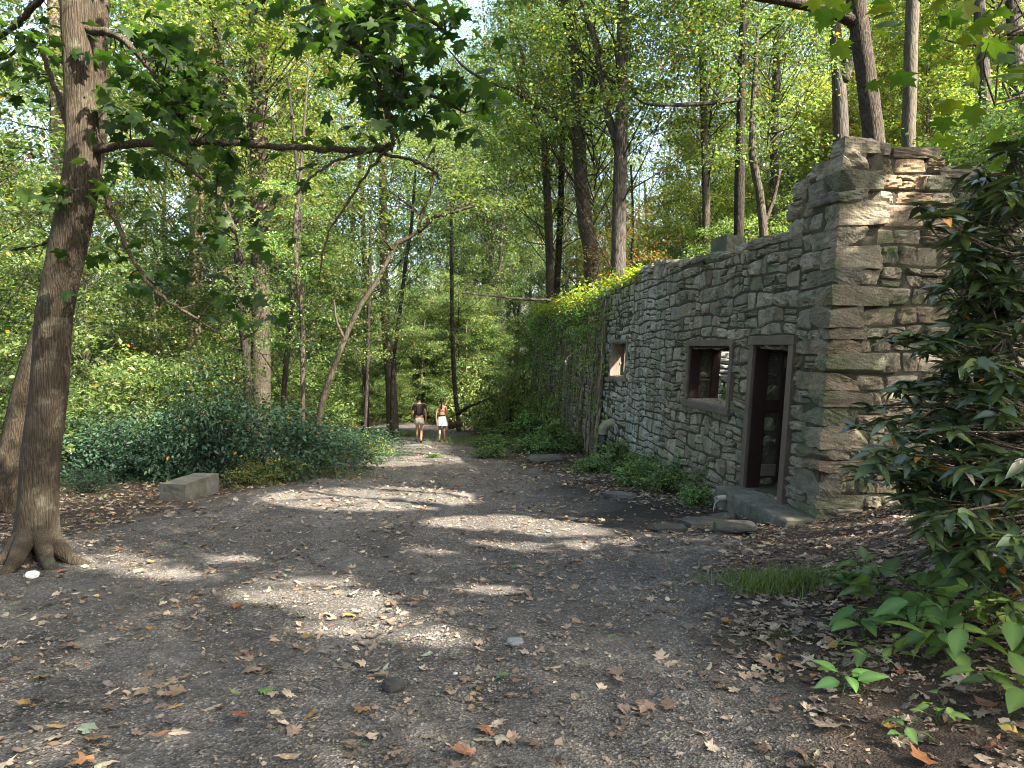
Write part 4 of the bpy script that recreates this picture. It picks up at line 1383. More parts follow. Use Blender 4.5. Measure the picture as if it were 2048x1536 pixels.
fill(30, RGT, (25, 46), 1.9, 'und'); fill(13, RGT, (27, 48), 2.8, 'can')
fill(30, FARX, (44, 66), 2.6, 'und'); fill(7, (lambda y: -8.5, lambda y: -2.05), (48.5, 52.5), 1.5, 'und'); fill(10, (lambda y: -.26 * y, lambda y: .02 * y), (54, 64), 2.0, 'und'); fill(18, (lambda y: -15, lambda y: -1.2), (47.5, 54), 1.0, 'low'); fill(9, LFT, (48, 72), 3.4, 'can'); fill(9, RGT, (53, 72), 3.4, 'can'); fill(7, (lambda y: -6, lambda y: 11), (56, 70), 2.6, 'can'); fill(6, (lambda y: -6, lambda y: 1), (56, 70), 1.8, 'can'); fill(8, (lambda y: -3, lambda y: 11), (53.5, 64), 2.0, 'und')
fill(14, RGT, (10.5, 34), 1.6, 'low'); fill(12, (lambda y: 7.4, lambda y: 14), (9.3, 16), 1.3, 'low'); fill(14, LFT, (18, 40), 1.8, 'low'); fill(40, FARX, (38, 62), 1.6, 'low')

SPOTS += [(-5.9, 47.6, 'und'), (-4.3, 46.9, 'low'), (-7.4, 47.0, 'low'), (-2.9, 48.2, 'und'), (-5.0, 48.4, 'low')]
ORD = ['first', 'second', 'third', 'fourth', 'fifth', 'sixth', 'seventh', 'eighth', 'ninth', 'tenth', 'eleventh', 'twelfth', 'thirteenth', 'fourteenth', 'fifteenth']
KNOWN.sort()
rows = []
for (x, y, kind) in SPOTS:
    z = float(gz(x, y))
    px = px_of((x, y, z + 2))[0]
    k = sum(1 for q in KNOWN if q[0] < px)
    rows.append([px, k, x, y, z, kind])
rows.sort()
cnt = {}
KINDW = {'und': ('young_tree', 'slim young tree', 'slim young trees filling the woods'), 'can': ('forest_tree', 'tall background tree', 'tall trees further back in the woods'), 'low': ('bush', 'low leafy bush', 'bushes on the forest floor')}
trunk_cache = {}
def generic_trunk(kind, v):
    key = (kind, v)
    if key not in trunk_cache:
        r = np.random.default_rng(900 + v + (50 if kind == 'can' else 0))
        h = {'und': 6.5, 'can': 18, 'low': 1.4}[kind]; rad = {'und': .055, 'can': .19, 'low': .02}[kind]
        n = 14
        zz = np.linspace(-.3, h, n)
        xy = np.cumsum(r.normal(0, .012 * h, (n, 2)), 0) * np.linspace(0, 1, n)[:, None]
        mb = MB()
        tube(mb, np.column_stack([xy, zz]), rad * np.linspace(1.2, .3, n), 10 if kind == 'can' else 6, (1, 1, 1), .06, seed=v, rough=.03)
        me = mb.mesh('trunk', smooth=True)
        me.materials.append(M[['bark_grey', 'bark_brown', 'bark_pale', 'bark_dark'][v % 4]])
        trunk_cache[key] = me
    return trunk_cache[key]

for px, k, x, y, z, kind in rows:
    nm, lab, grp = KINDW[kind]
    c = cnt.get((k, kind), 0); cnt[(k, kind)] = c + 1
    a = KNOWN[k - 1][1] if k > 0 else None
    b = KNOWN[k][1] if k < len(KNOWN) else None
    if a and b: where = f'of those between {a} and {b}'
    elif a: where = f'in order right of the {a}'
    else: where = f'in order left of the {b}'
    t = thing(nm, f'{lab}, {ORD[min(c, 14)]} {where}', 'tree' if kind != 'low' else 'bush', (x, y, z), grp)
    v = int(rgt.integers(0, 4))
    part('trunk', generic_trunk(kind, v), None, t)
    var = {'und': UND, 'can': CAN, 'low': LOW}[kind]
    yel = x > 2
    idx = [i for i in range(len(var)) if (i % 2 == 0) == (yel and rgt.random() < .8)] or [0]
    s = rgt.uniform(.8, 1.25)
    add_crown(t, var[idx[int(rgt.integers(0, len(idx)))]], (s, s, s * rgt.uniform(.9, 1.1) * (1.3 if kind == 'can' and y > 52 else 1)), rgt.uniform(0, 6.28))

# --- the far woods, one mass
rgf = np.random.default_rng(55)
mb = MB()
for _ in range(150):
    y = rgf.uniform(72, 120); x = rgf.uniform(-.78 * y, .78 * y); z = float(gz(x, y))
    h = rgf.uniform(14, 24)
    n = 5
    tube(mb, np.column_stack([x + rgf.normal(0, .15, n), y + np.zeros(n), np.linspace(z - .5, z + h, n)]), rgf.uniform(.12, .3) * np.linspace(1, .4, n), 6, np.array([.10, .085, .07]) * rgf.uniform(.6, 1.5), cap=False)
nc = 5200
yy = rgf.uniform(70, 125, nc); xx = rgf.uniform(-.8, .8, nc) * yy
hh = rgf.random(nc) ** 1.1 * 24
cen = np.stack([xx, yy, gz(xx, yy) + .4 + hh], -1)
sprays(mb, rgf, cen, rgf.uniform(.9, 2.0, nc), 46, .26, np.concatenate([GREENS, YELLOWS]), .3, .6)
single('far_woods', mb, M['leaf'], (0, 95, 0), 'sunlit far woods closing off the view behind the nearer trunks', 'woods', kind='stuff')

# ------------------------------------------------------------------ shrubs on the left
def shrub_mesh(seed, n, per, size, pal, r=1.0, h=1.1, tmpl=LEAF6, accent=.006):
    rg = np.random.default_rng(seed)
    th = rg.uniform(0, 6.283, n); u = rg.random(n) ** .7; ph = rg.uniform(0, 1, n)
    rr = r * u * np.sqrt(np.clip(1 - .6 * ph ** 2, .1, 1)) 
    z = h * (.12 + .88 * ph) * (1 - .45 * u ** 2)
    cen = np.stack([rr * np.cos(th), rr * np.sin(th), z], -1)
    mb = MB(); sprays(mb, rg, cen * rg.uniform(.8, 1.35, (n, 1)), .28 * r * rg.uniform(.6, 1.4, n), per, size, pal, .25, .5, tmpl, accent)
    st = MB()
    for k in range(0, n, 2):
        c = cen[k]
        tube(st, smooth_path([np.array([c[0] * .12, c[1] * .12, -.05]), np.array([c[0] * .5, c[1] * .5, c[2] * .75]), c], 6), np.linspace(.011, .004, 6), 5, cap=False)
    a, b = mb.mesh('foliage'), st.mesh('stems', smooth=True)
    a.materials.append(M['shrub_leaf']); b.materials.append(M['bark_dark'])
    return a, b

SHB = [shrub_mesh(500 + i, 82, 52, .068, BLUES * .85) for i in range(3)]
SHG = [shrub_mesh(520 + i, 60, 40, .075, np.concatenate([GREENS * 1.15, YELLOWS])) for i in range(2)]

def shrub(px, py, w, h, label, var, rz, group='shrubs on the left of the trail', name='shrub', d=None):
    g = ground(px, py)
    if d is not None:
        g = at(px, 700, d); g[2] = gz(g[0], g[1])
    t = thing(name, label, 'shrub', g, group)
    for nm, me in zip(('foliage', 'stems'), var):
        o = bpy.data.objects.new(nm, me); COL.objects.link(o); o.parent = t
        o.scale = (w, w, h); o.rotation_euler = (0, 0, rz)
    return t

shrub(495, 957, 1.4, 1.40, 'tallest dark shrub mound, below the thickest left trunk', SHB[0], .3)
shrub(585, 948, 1.45, 1.15, 'broad blue green shrub in the middle of the shrub bank', SHB[1], 1.2)
shrub(655, 935, 1.4, 0.78, 'low blue green shrub next to the broad one, under the leaning pale tree', SHB[2], 2.1)
shrub(712, 912, 1.35, 0.72, 'rounded blue green shrub at the trail end of the shrub bank', SHB[0], 4.0)
shrub(425, 962, 1.15, 1.76, 'dark open shrub behind the squared stone block', SHB[1], 5.0)
shrub(330, 955, 1.25, 1.25, 'dense dark shrub left behind the squared stone block', SHB[2], .9)
shrub(250, 955, 1.3, 1.20, 'leafy shrub between the front maple and the stone block', SHB[0], 2.7)
shrub(180, 965, 1.2, 1.06, 'shrub touching the right side of the front maple trunk', SHB[1], 3.6)
shrub(290, 900, 1.9, 1.64, 'taller lighter green shrub rising behind the low shrubs near the maple', SHG[0], .4)
shrub(400, 880, 1.9, 1.54, 'lighter green shrub behind the tallest dark shrub mound', SHG[1], 1.4)
shrub(190, 890, 2.0, 1.73, 'lighter green shrub deep behind the front maple trunk', SHG[1], 2.2)
shrub(20, 900, 1.8, 2.21, 'shrub showing left of the dark leaning trunk', SHB[2], .2)
shrub(-40, 930, 1.4, 1.82, 'shrub cut by the left picture edge behind both maples', SHB[1], .8)
shrub(560, 965, .55, 0.49, 'small grassy weed clump in front of the shrub bank', SHG[0], .7)
shrub(640, 950, .5, 0.39, 'small weed clump below the broad blue green shrub', SHG[1], .1)
shrub(745, 925, .55, 0.65, 'little pale weed at the trail edge where the shrub bank ends', SHG[0], 1.9)
shrub(500, 972, .5, 0.42, 'little weed beside the fallen stick near the stone block', SHG[1], 2.9)
shrub(170, 985, .5, 0.39, 'low weed at the foot of the front maple', SHB[0], 2.9)

# weeds between the trail and the wall
WG = 'weeds along the foot of the wall'
WP = np.array([(.085, .15, .048), (.105, .175, .054), (.07, .125, .046), (.125, .19, .055)])
WEED = [shrub_mesh(540 + i, 55, 22, .075, WP, .5, .6, LEAF6, .004) for i in range(3)]
WLAB = ['nearest weed clump, hanging over the wet soil at the step', 'weed clump left of the concrete step under the near window', 'bushy weed below the right half of the near window', 'bushy weed below the left half of the near window',
        'weed clump beside the dark soil hollow', 'weed clump right of the elbow pipe', 'weed clump in front of the elbow pipe', 'weed clump left of the elbow pipe', 'tall weed touching the overgrown wall',
        'bright weed clump beside the mossy low rock', 'low weed behind the mossy low rock', 'weed at the far foot of the overgrown wall', 'yellow green weed bulging onto the trail near the walkers', 'blue green weed at the trail edge below the walkers',
        'grassy weed near the far wall end', 'low weed on the bank beyond the wall end', 'weed on the slope right of the walking woman', 'small weed in the trail middle below the walkers', 'weed under the middle window', 'weed between elbow pipe and near window']
for k, (px, py, w, h) in enumerate([(1395, 1012, .6, .55), (1430, 985, .7, .7), (1380, 965, .9, .9), (1330, 985, .9, .85), (1270, 975, 1.0, .8), (1235, 935, 1.2, 1.0), (1190, 945, 1.0, .7), (1160, 905, 1.3, 1.2), (1110, 900, 1.5, 1.6),
                                     (1060, 905, 1.2, .8), (1090, 905, 1.1, .9), (1065, 885, 1.8, 1.8), (985, 895, 1.5, .7), (980, 915, 1.0, .6), (1020, 880, 1.7, 1.2), (1000, 868, 1.9, 1.6), (955, 862, 1.7, 1.2), (870, 915, .5, .2), (1275, 950, .9, .8), (1310, 960, 1.0, .9)]):
    shrub(px, py, w, h, WLAB[k], WEED[k % 3], k * 1.3, WG, 'weed')
for k, (px, d, w, h, lab) in enumerate([(1400, 13.5, 1.6, 1.6, 'green plant growing inside the ruin seen through the near window'), (1440, 14.5, 1.5, 1.5, 'second plant inside the ruin, right part of the near window')]):
    g = at(px, 790, d); 
    g = mapW(5.5 + k * 1.6, -.4, -1.9 - k * .3)
    t = thing('weed', lab, 'weed', g, WG)
    for nm, me in zip(('foliage', 'stems'), WEED[k]):
        o = bpy.data.objects.new(nm, me); COL.objects.link(o); o.parent = t; o.scale = (w, w, h * 1.3)

# saplings spilling over the foot of the far wall
for k, (px, py, w, h, lab) in enumerate([(1085, 880, 1.1, 2.4, 'light green sapling spilling over the far window of the wall'), (1130, 888, .9, 2.0, 'light green sapling at the wall just left of the ropy vine stems'), (1035, 868, 1.4, 2.6, 'light green sapling in front of the far wall end')]):
    shrub(px, py, w, h, lab, SHG[k % 2], k * 2.2, 'shrubs by the wall', 'shrub')
# loose yellowish bush before the overgrown far wall
shrub(1015, 872, 1.8, 3.0, 'airy yellow green bush standing before the left end of the wall', SHG[0], 1.0, 'shrubs by the wall', 'shrub')
shrub(1050, 872, 1.3, 3.2, 'thin leafy bush leaning on the far wall corner', SHG[1], 2.0, 'shrubs by the wall', 'shrub')
shrub(960, 850, 2.4, 2.6, 'green bush on the bank above the fallen branch', SHG[1], 2.6, 'shrubs by the wall', 'shrub')

# ------------------------------------------------------------------ vine over the far half of the wall
rgv = np.random.default_rng(61)
vn = thing('climbing_vine', 'leafy vine spilling yellow green over the top of the far wall with ropy stems', 'vine', mapW(14.5, -1.7, .1))
mb = MB()
for k in range(46):
    s = rgv.uniform(11.3, S_END) if k > 6 else 11.6 + rgv.normal(0, .12)
    zt = float(topW(s)) + rgv.uniform(-.6, .05); zb = float(gz(*mapW(s, -2, .1)[:2])) - .1
    n = 12
    zz = np.linspace(zb, zt, n)
    sv = s + np.cumsum(rgv.normal(0, .05, n)); hv = .05 + np.abs(rgv.normal(.03, .025, n))
    P = mapW(sv, zz, hv)
    tube(mb, smooth_path(P, 20), np.linspace(.035, .010, 20) * rgv.uniform(.4, 1.3) * (1.5 if k <= 6 else 1), 7, np.array([1.7, 1.6, 1.4]) * rgv.uniform(.5, 1.5), .12, seed=k, rough=.05)
part('stems', mb, M['bark_grey'], vn, True)
mb = MB()
VY = np.array([(.18, .21, .035), (.24, .24, .038), (.32, .27, .04), (.13, .19, .035), (.10, .165, .035)])
cen = []; rad = []
for _ in range(150):
    s = rgv.uniform(8.3, 24); f = np.clip((s - 8.0) / 4, .25, 1)
    cen.append(mapW(s, float(topW(s)) + rgv.uniform(-.15, .32) * f, rgv.uniform(-.5, .45) * f)); rad.append(.40 * (.5 + .5 * f))
sprays(mb, rgv, np.array(cen), np.array(rad), 30, .105, VY, .3, .5, LEAF6)
cen = []
for _ in range(280):
    s = rgv.uniform(10.6, S_END); zz = float(topW(s)) - abs(rgv.normal(0, 1.25))
    cen.append(mapW(s, zz, rgv.uniform(.08, .3)))
sprays(mb, rgv, np.array(cen), np.full(len(cen), .32), 17, .105, GREENS * 1.25, .3, .6, LEAF6)
cen = [mapW(rgv.uniform(10.2, S_END), rgv.uniform(-1.5, 2.5), rgv.uniform(.06, .2)) for _ in range(110)]
sprays(mb, rgv, np.array(cen), np.full(len(cen), .25), 10, .09, GREENS * 1.3, .4, .7, LEAF6)
part('foliage', mb, M['leaf_near'], vn)

# sun patches kept on the clearing by leaving out crown leaves (pixel ellipses on the ground)
LIT = [(740, 998, 195, 22), (1020, 1045, 165, 14), (1130, 1062, 88, 11), (960, 1095, 143, 12), (600, 1183, 140, 24), (690, 1208, 105, 22), (750, 1248, 140, 24), (830, 1275, 99, 15), (650, 1255, 66, 12), (230, 1125, 99, 15), (330, 1150, 99, 11), (480, 1118, 66, 8), (800, 908, 49, 7), (790, 928, 60, 5), (110, 1065, 37, 46), (1190, 1088, 77, 9), (960, 1180, 110, 11)]

def shade_hit(P):
    """pixel of the ground point that lies in the shadow of P"""
    t = (P[:, 2] + .6) / SUN[2]
    for _ in range(3):
        G = P - SUN * t[:, None]
        t = (P[:, 2] - gz(G[:, 0], G[:, 1])) / SUN[2]
    G = P - SUN * t[:, None]
    y = np.maximum(G[:, 1], .5)
    dep = y * cp - (G[:, 2] - CAMZ) * sp; up = y * sp + (G[:, 2] - CAMZ) * cp
    return 1024 + F * G[:, 0] / dep, 768 - F * up / dep, G


def in_light(P, k=1.2):
    px, py, G = shade_hit(P)
    r = np.zeros(len(P), bool)
    for (ex, ey, rx, ry) in LIT:
        r |= ((px - ex) / rx) ** 2 + ((py - ey) / ry) ** 2 < k
    return r

# ------------------------------------------------------------------ rhododendron and the maple that hangs in from the right
rgr = np.random.default_rng(71)
rb = np.array([4.35, 5.3, 0.0]); rb[2] = gz(rb[0], rb[1])
rh = thing('rhododendron_bush', 'large dark rhododendron with glossy whorled leaves hiding the foot of the end wall', 'bush', rb)
wh = []
for (px, py, rx, ry, n, d) in [(1960, 480, 60, 90, 16, 5.2), (2010, 380, 50, 60, 10, 5.0), (1930, 620, 60, 70, 15, 5.2), (2010, 600, 50, 100, 20, 5.0), (1900, 740, 70, 60, 16, 5.2), (1990, 760, 60, 90, 22, 4.9), (1840, 860, 70, 60, 14, 5.2), (1930, 900, 80, 70, 22, 5.0), (1770, 925, 50, 40, 7, 5.1), (2020, 960, 50, 90, 22, 4.7), (1850, 970, 60, 50, 13, 4.9), (1960, 1080, 70, 70, 20, 4.6), (2030, 1120, 40, 60, 12, 4.4), (1900, 1030, 60, 50, 12, 4.7), (1870, 420, 30, 40, 3, 5.4), (2040, 300, 30, 30, 5, 5.2), (1830, 690, 30, 40, 4, 5.3), (1820, 780, 30, 30, 4, 5.3)]:
    for _ in range(int(n * 1.85)):
        wh.append(at(px + rgr.normal(0, rx * .6), py + rgr.normal(0, ry * .6), d + rgr.normal(0, .45)))
for _ in range(230):
    wh.append(np.array([rgr.uniform(3.55, 4.9), rgr.uniform(4.5, 6.3), rgr.uniform(-.2, 2.7)]))
for _ in range(190):          # the rest of the bush, right of the frame and behind
    wh.append(rb + np.array([rgr.normal(.9, .55), rgr.normal(.3, .6), rgr.uniform(.25, 2.9)]))
lf = MB(); st = MB()
RG = np.array([(.034, .06, .028), (.04, .072, .032), (.05, .09, .032), (.032, .055, .034), (.07, .115, .035)])
stems = []
for k in range(17):
    a = rgr.uniform(0, 6.28)
    tip = rb + np.array([math.cos(a) * .8 - .2, math.sin(a) * .7 - .05, rgr.uniform(1.4, 3.2)])
    mid = rb + np.array([math.cos(a) * .3, math.sin(a) * .3, .8]) + rgr.normal(0, .15, 3)
    S = smooth_path([rb + rgr.normal(0, .12, 3) * np.array([1, 1, 0]), mid, tip], 12)
    tube(st, S, np.linspace(.035, .012, 12), 7, seed=k, rough=.04)
    stems += list(S[3:])
stems = np.array(stems)
for c in wh:
    if c[2] < gz(c[0], c[1]) + .15: continue
    k = np.argmin(np.linalg.norm(stems - c, axis=1) + 1.0 * np.maximum(0, stems[:, 2] - c[2]))
    s = stems[k]
    tube(st, smooth_path([s, (s + c) / 2 + np.array([0, 0, -.08]) + rgr.normal(0, .04, 3), c], 7), np.linspace(.010, .005, 7), 5, cap=False)
    m = int(rgr.integers(7, 12))
    az = np.arange(m) * 6.283 / m + rgr.normal(0, .25, m)
    tl = rgr.normal(rgr.uniform(-.35, .35), .22, m)
    Rm = rot_mats(az, tl, rgr.normal(0, .3, m))
    C = pick(rgr, RG, m, .15, .012, ((.35, .20, .02), (.30, .12, .02)))
    scatter(lf, RHODO, c + rgr.normal(0, .01, (m, 3)), Rm, rgr.uniform(.11, .19, m), C)
part('foliage', lf, M['rhodo_leaf'], rh, True); part('twigs', st, M['bark_brown'], rh, True)

mp_ = np.array([5.3, 3.6, 0.0]); mp_[2] = gz(mp_[0], mp_[1])
om = thing('maple_tree', 'maple hanging big yellow green lobed leaves into the upper right corner', 'tree', mp_, 'woodland trees')
mb = MB()
tr = smooth_path([mp_ + np.array([0, 0, -.2]), mp_ + np.array([.05, 0, 2]), mp_ + np.array([-.05, .1, 4.2]), mp_ + np.array([.1, 0, 7.5])], 20)
tube(mb, tr, np.linspace(.14, .05, 20), 12, (1, 1, 1), .05)
LPR = []
for lm in ([mp_ + np.array([0, 0, 3.0]), at(2100, 60, 4.3), at(2040, 55, 4.2), at(1960, 90, 4.2), at(1890, 80, 4.2)], [mp_ + np.array([0, 0, 2.6]), at(2120, 180, 4.2), at(2050, 190, 4.1), at(1990, 210, 4.1)], [mp_ + np.array([0, 0, 4.2]), at(2000, -150, 4.6), at(1900, -80, 4.6), at(1740, -50, 4.6), at(1650, -30, 4.6)]):
    S = smooth_path(lm, 18); tube(mb, S, np.linspace(.018, .004, 18), 7); LPR += list(S)
part('trunk', mb, M['bark_brown'], om, True)
lf = MB(); tw = MB()
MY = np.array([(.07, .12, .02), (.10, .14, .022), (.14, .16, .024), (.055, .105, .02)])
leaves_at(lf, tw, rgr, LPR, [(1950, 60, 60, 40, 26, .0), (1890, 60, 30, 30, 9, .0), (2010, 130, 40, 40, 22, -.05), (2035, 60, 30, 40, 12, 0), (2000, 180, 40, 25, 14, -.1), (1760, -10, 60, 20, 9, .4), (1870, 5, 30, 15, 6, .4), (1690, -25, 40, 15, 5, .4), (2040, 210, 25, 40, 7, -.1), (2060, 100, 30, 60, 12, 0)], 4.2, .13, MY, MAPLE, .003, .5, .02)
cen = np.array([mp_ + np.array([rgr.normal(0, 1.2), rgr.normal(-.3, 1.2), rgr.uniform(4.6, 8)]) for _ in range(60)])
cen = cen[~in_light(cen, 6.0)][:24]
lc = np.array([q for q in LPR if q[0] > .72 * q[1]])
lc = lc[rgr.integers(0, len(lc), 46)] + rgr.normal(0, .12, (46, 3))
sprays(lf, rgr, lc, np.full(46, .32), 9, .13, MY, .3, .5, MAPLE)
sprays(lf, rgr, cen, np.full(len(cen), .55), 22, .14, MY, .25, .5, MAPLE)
K_ = len(MAPLE[0])
V_ = np.concatenate(lf.v).reshape(-1, K_, 3); C_ = np.concatenate(lf.c).reshape(-1, K_, 3)
k_ = ~in_light(V_[:, 0], 1.3)
lf = MB(); lf.add(V_[k_].reshape(-1, 3), (np.arange(k_.sum())[:, None, None] * K_ + MAPLE[1][0][None]).reshape(-1, 3), C_[k_].reshape(-1, 3))
part('crown', lf, M['leaf_near'], om); part('twigs', tw, M['bark_brown'], om, True)

# ------------------------------------------------------------------ broad leaved plants in the foreground on the right
rgp = np.random.default_rng(81)
PG = np.array([(.105, .18, .05), (.125, .205, .055), (.15, .235, .06), (.085, .155, .048)])
PLAB = ['broad leaved plant between the grass tuft and the rhododendron', 'large light green broad leaved plant at the right middle edge', 'broad leaved plant nearest the camera on the leafy bank', 'small lobed plant beside the grass tuft',
        'low plant with one pale torn leaf at the path edge', 'tiny three leaved seedling among dead leaves at the bottom right', 'plant with dark lobed leaves under the rhododendron', 'pale plant with round leaves at the right picture edge',
        'broad plant with drooping leaves above the nearest plant', 'small pale seedling beside the nearest broad plant', 'little nettle like seedling in the dry leaves', 'sprig with bright leaves at the foot of the rhododendron',
        'broad plant with spread leaves between the moss and the nearest plant', 'leafy plant just above the nearest broad leaved plant', 'plant with upright leaves half under the rhododendron', 'pale plant between the two biggest broad plants', 'low plant behind the grass tuft on the bank', 'small plant in the corner below the round leaved plant']
for k, (px, py, h, sz, nl, pal) in enumerate([(1760, 1245, .28, .15, 11, PG), (1960, 1190, .36, .17, 12, PG * 1.15), (1900, 1330, .26, .155, 13, PG), (1690, 1190, .22, .11, 10, PG * .9), (1680, 1385, .10, .11, 6, PG * 1.4), (1880, 1440, .10, .07, 7, PG * 1.3), (2010, 1150, .3, .14, 10, PG * .75), (2025, 1310, .26, .12, 14, PG * 1.25), (1850, 1230, .30, .16, 10, PG), (1760, 1330, .14, .09, 9, PG * 1.2), (1800, 1475, .08, .06, 6, PG), (1930, 1010, .25, .10, 9, PG * 1.5), (1725, 1285, .2, .13, 10, PG * .9), (1830, 1275, .32, .15, 12, PG * 1.1), (1930, 1255, .3, .15, 11, PG * .9), (1985, 1270, .3, .13, 12, PG * 1.2), (1730, 1160, .2, .11, 9, PG), (2010, 1400, .2, .13, 11, PG * 1.1)]):
    g = ground(px, py)
    t = thing('leafy_plant', PLAB[k], 'plant', g, 'broad leaved plants on the right bank')
    lf = MB(); st = MB()
    nst = max(2, nl // 3)
    for q in range(nst):
        top = g + np.array([rgp.normal(0, .10), rgp.normal(0, .10), h * rgp.uniform(.7, 1.1)])
        S = smooth_path([g + np.array([rgp.normal(0, .02), rgp.normal(0, .02), -.02]), (g + top) / 2 + rgp.normal(0, .02, 3), top], 8)
        tube(st, S, np.linspace(.004, .0025, 8), 6, (.055, .10, .03), cap=False)
        for j in range(max(3, nl // nst + 1)):
            b = S[min(7, 3 + j)]
            a = j * 2.4 + q + rgp.normal(0, .3)
            e = b + np.array([math.cos(a), math.sin(a), .35]) * .05
            tube(st, [b, e], [.002, .0016], 5, (.055, .10, .03), cap=False)
            Rm = rot_mats(np.array([a - math.pi / 2]), np.array([rgp.normal(.0, .35)]), np.array([rgp.normal(0, .3)]))
            scatter(lf, MAPLE if k in (3, 6) else ovate(.30, .28, .06, 6), e[None], Rm, np.array([sz * rgp.uniform(1.0, 1.75)]), pick(rgp, pal, 1, .15))
    part('leaves', lf, M['plant_leaf'], t, True); part('stem', st, M['plant_leaf'], t, True)

# grass tuft and moss by the path
def grass(label, px, py, rx, ry, n, h, seed, col, name='grass_tuft', kind=None):
    rg = np.random.default_rng(seed)
    g = ground(px, py)
    mb = MB()
    x = g[0] + rg.normal(0, rx, n); y = g[1] + rg.normal(0, ry, n); z = gz(x, y)
    a = rg.uniform(0, 6.283, n); L = h * rg.uniform(.4, 1.2, n); w = .0022 + .0015 * rg.random(n); bend = rg.uniform(.2, .9, n)
    dx, dy = np.cos(a), np.sin(a)
    V = np.zeros((n, 7, 3))
    for i, t in enumerate((0, .4, .75)):
        cx, cy, cz = x + dx * bend * L * t * t, y + dy * bend * L * t * t, z + L * t * (1 - .3 * bend * t)
        ww = w * (1 - .5 * t)
        V[:, 2 * i] = np.stack([cx - dy * ww, cy + dx * ww, cz], -1); V[:, 2 * i + 1] = np.stack([cx + dy * ww, cy - dx * ww, cz], -1)
    V[:, 6] = np.stack([x + dx * bend * L, y + dy * bend * L, z + L * (1 - .3 * bend)], -1)
    base = np.arange(n)[:, None] * 7
    mb.add(V.reshape(-1, 3), [np.concatenate([base + np.array([0, 1, 3, 2]), base + np.array([2, 3, 5, 4])]), base + np.array([4, 5, 6])], np.repeat(np.array(col) * rg.uniform(.6, 1.5, (n, 1)), 7, 0))
    return single(name, mb, M['plant_leaf'], g, label, 'grass', kind=kind)
grass('bright grass tuft at the path edge before the leafy bank', 1565, 1172, .25, .17, 1500, .15, 1, (.11, .18, .045))
grass('thin grass patch on the trail edge near the far walkers', 985, 885, 1.0, 1.6, 3500, .28, 2, (.10, .15, .03), 'grass_patch', 'stuff')
grass('flat moss and short grass patch below the grass tuft', 1545, 1275, .12, .06, 700, .03, 3, (.05, .07, .02), 'moss_patch', 'stuff')
grass('wispy dry grass in front of the shrub bank', 590, 955, .9, .3, 900, .3, 4, (.10, .13, .04), 'grass_patch', 'stuff')
grass('grassy strip on the left trail edge beside the walking man', 790, 872, .8, 1.2, 2500, .25, 5, (.08, .13, .025), 'grass_patch', 'stuff')

# ------------------------------------------------------------------ fallen wood
def stick(name, label, pix, r0, r1, dd=None, lift=0.0, barkm='bark_brown', tint=(1, 1, 1), seed=0, cat='branch'):
    P = []
    for k, q in enumerate(pix):
        if dd is None:
            p = ground(*q); p[2] += r0 * .7 + lift
        else:
            p = at(q[0], q[1], dd[k])
        P.append(p)
    S = smooth_path(P, 6 * len(P))
    rg = np.random.default_rng(seed)
    S = S + rg.normal(0, r0 * .18, S.shape)
    mb = MB(); tube(mb, S, np.linspace(r0, r1, len(S)), 9, tint, .1, seed, rough=.05)
    return single(name, mb, M[barkm], S[0], label, cat, smooth=True)
stick('fallen_branch', 'thin crooked stick curving around the grass tuft', [(1428, 1140), (1452, 1168), (1490, 1180), (1545, 1198)], .012, .007, barkm='bark_pale', tint=(.7, .65, .58), seed=1)
stick('fallen_branch', 'straight weathered stick on the leafy bank behind the grass tuft', [(1505, 1128), (1560, 1122), (1640, 1126)], .02, .012, barkm='bark_pale', tint=(.6, .55, .48), seed=2)
stick('fallen_branch', 'curved brown branch on the ground right of the stone block', [(405, 968), (425, 952), (460, 944)], .03, .015, seed=3)
stick('fallen_branch', 'dead leaning branch on the bank behind the walking woman', [(915, 828), (940, 812), (985, 795), (1040, 770)], .10, .03, dd=[36, 35.5, 35, 34.5], barkm='bark_dark', seed=4)
stick('fallen_log', 'short round log lying behind the walking woman', [(897, 852), (922, 846)], .17, .15, dd=[37, 36.4], tint=(1.3, 1.1, .9), seed=5, cat='log')
stick('dead_limb', 'bare broken limb sticking out level over the trail from the vines', [(1100, 600), (1040, 598), (985, 592), (925, 586)], .045, .03, dd=[25.4, 25, 24.6, 24.2], barkm='bark_dark', tint=(1.6, 1.5, 1.4), seed=6)

# ------------------------------------------------------------------ dead leaves and gravel
DRY = np.array([(.18, .135, .095), (.22, .17, .12), (.15, .11, .08), (.28, .235, .17), (.10, .075, .055), (.20, .155, .115), (.33, .28, .205), (.13, .105, .085), (.17, .15, .125), (.24, .20, .15)]) * 1.15
ACC = ((.30, .17, .045), (.26, .11, .05), (.34, .24, .08), (.10, .16, .06), (.22, .27, .19))

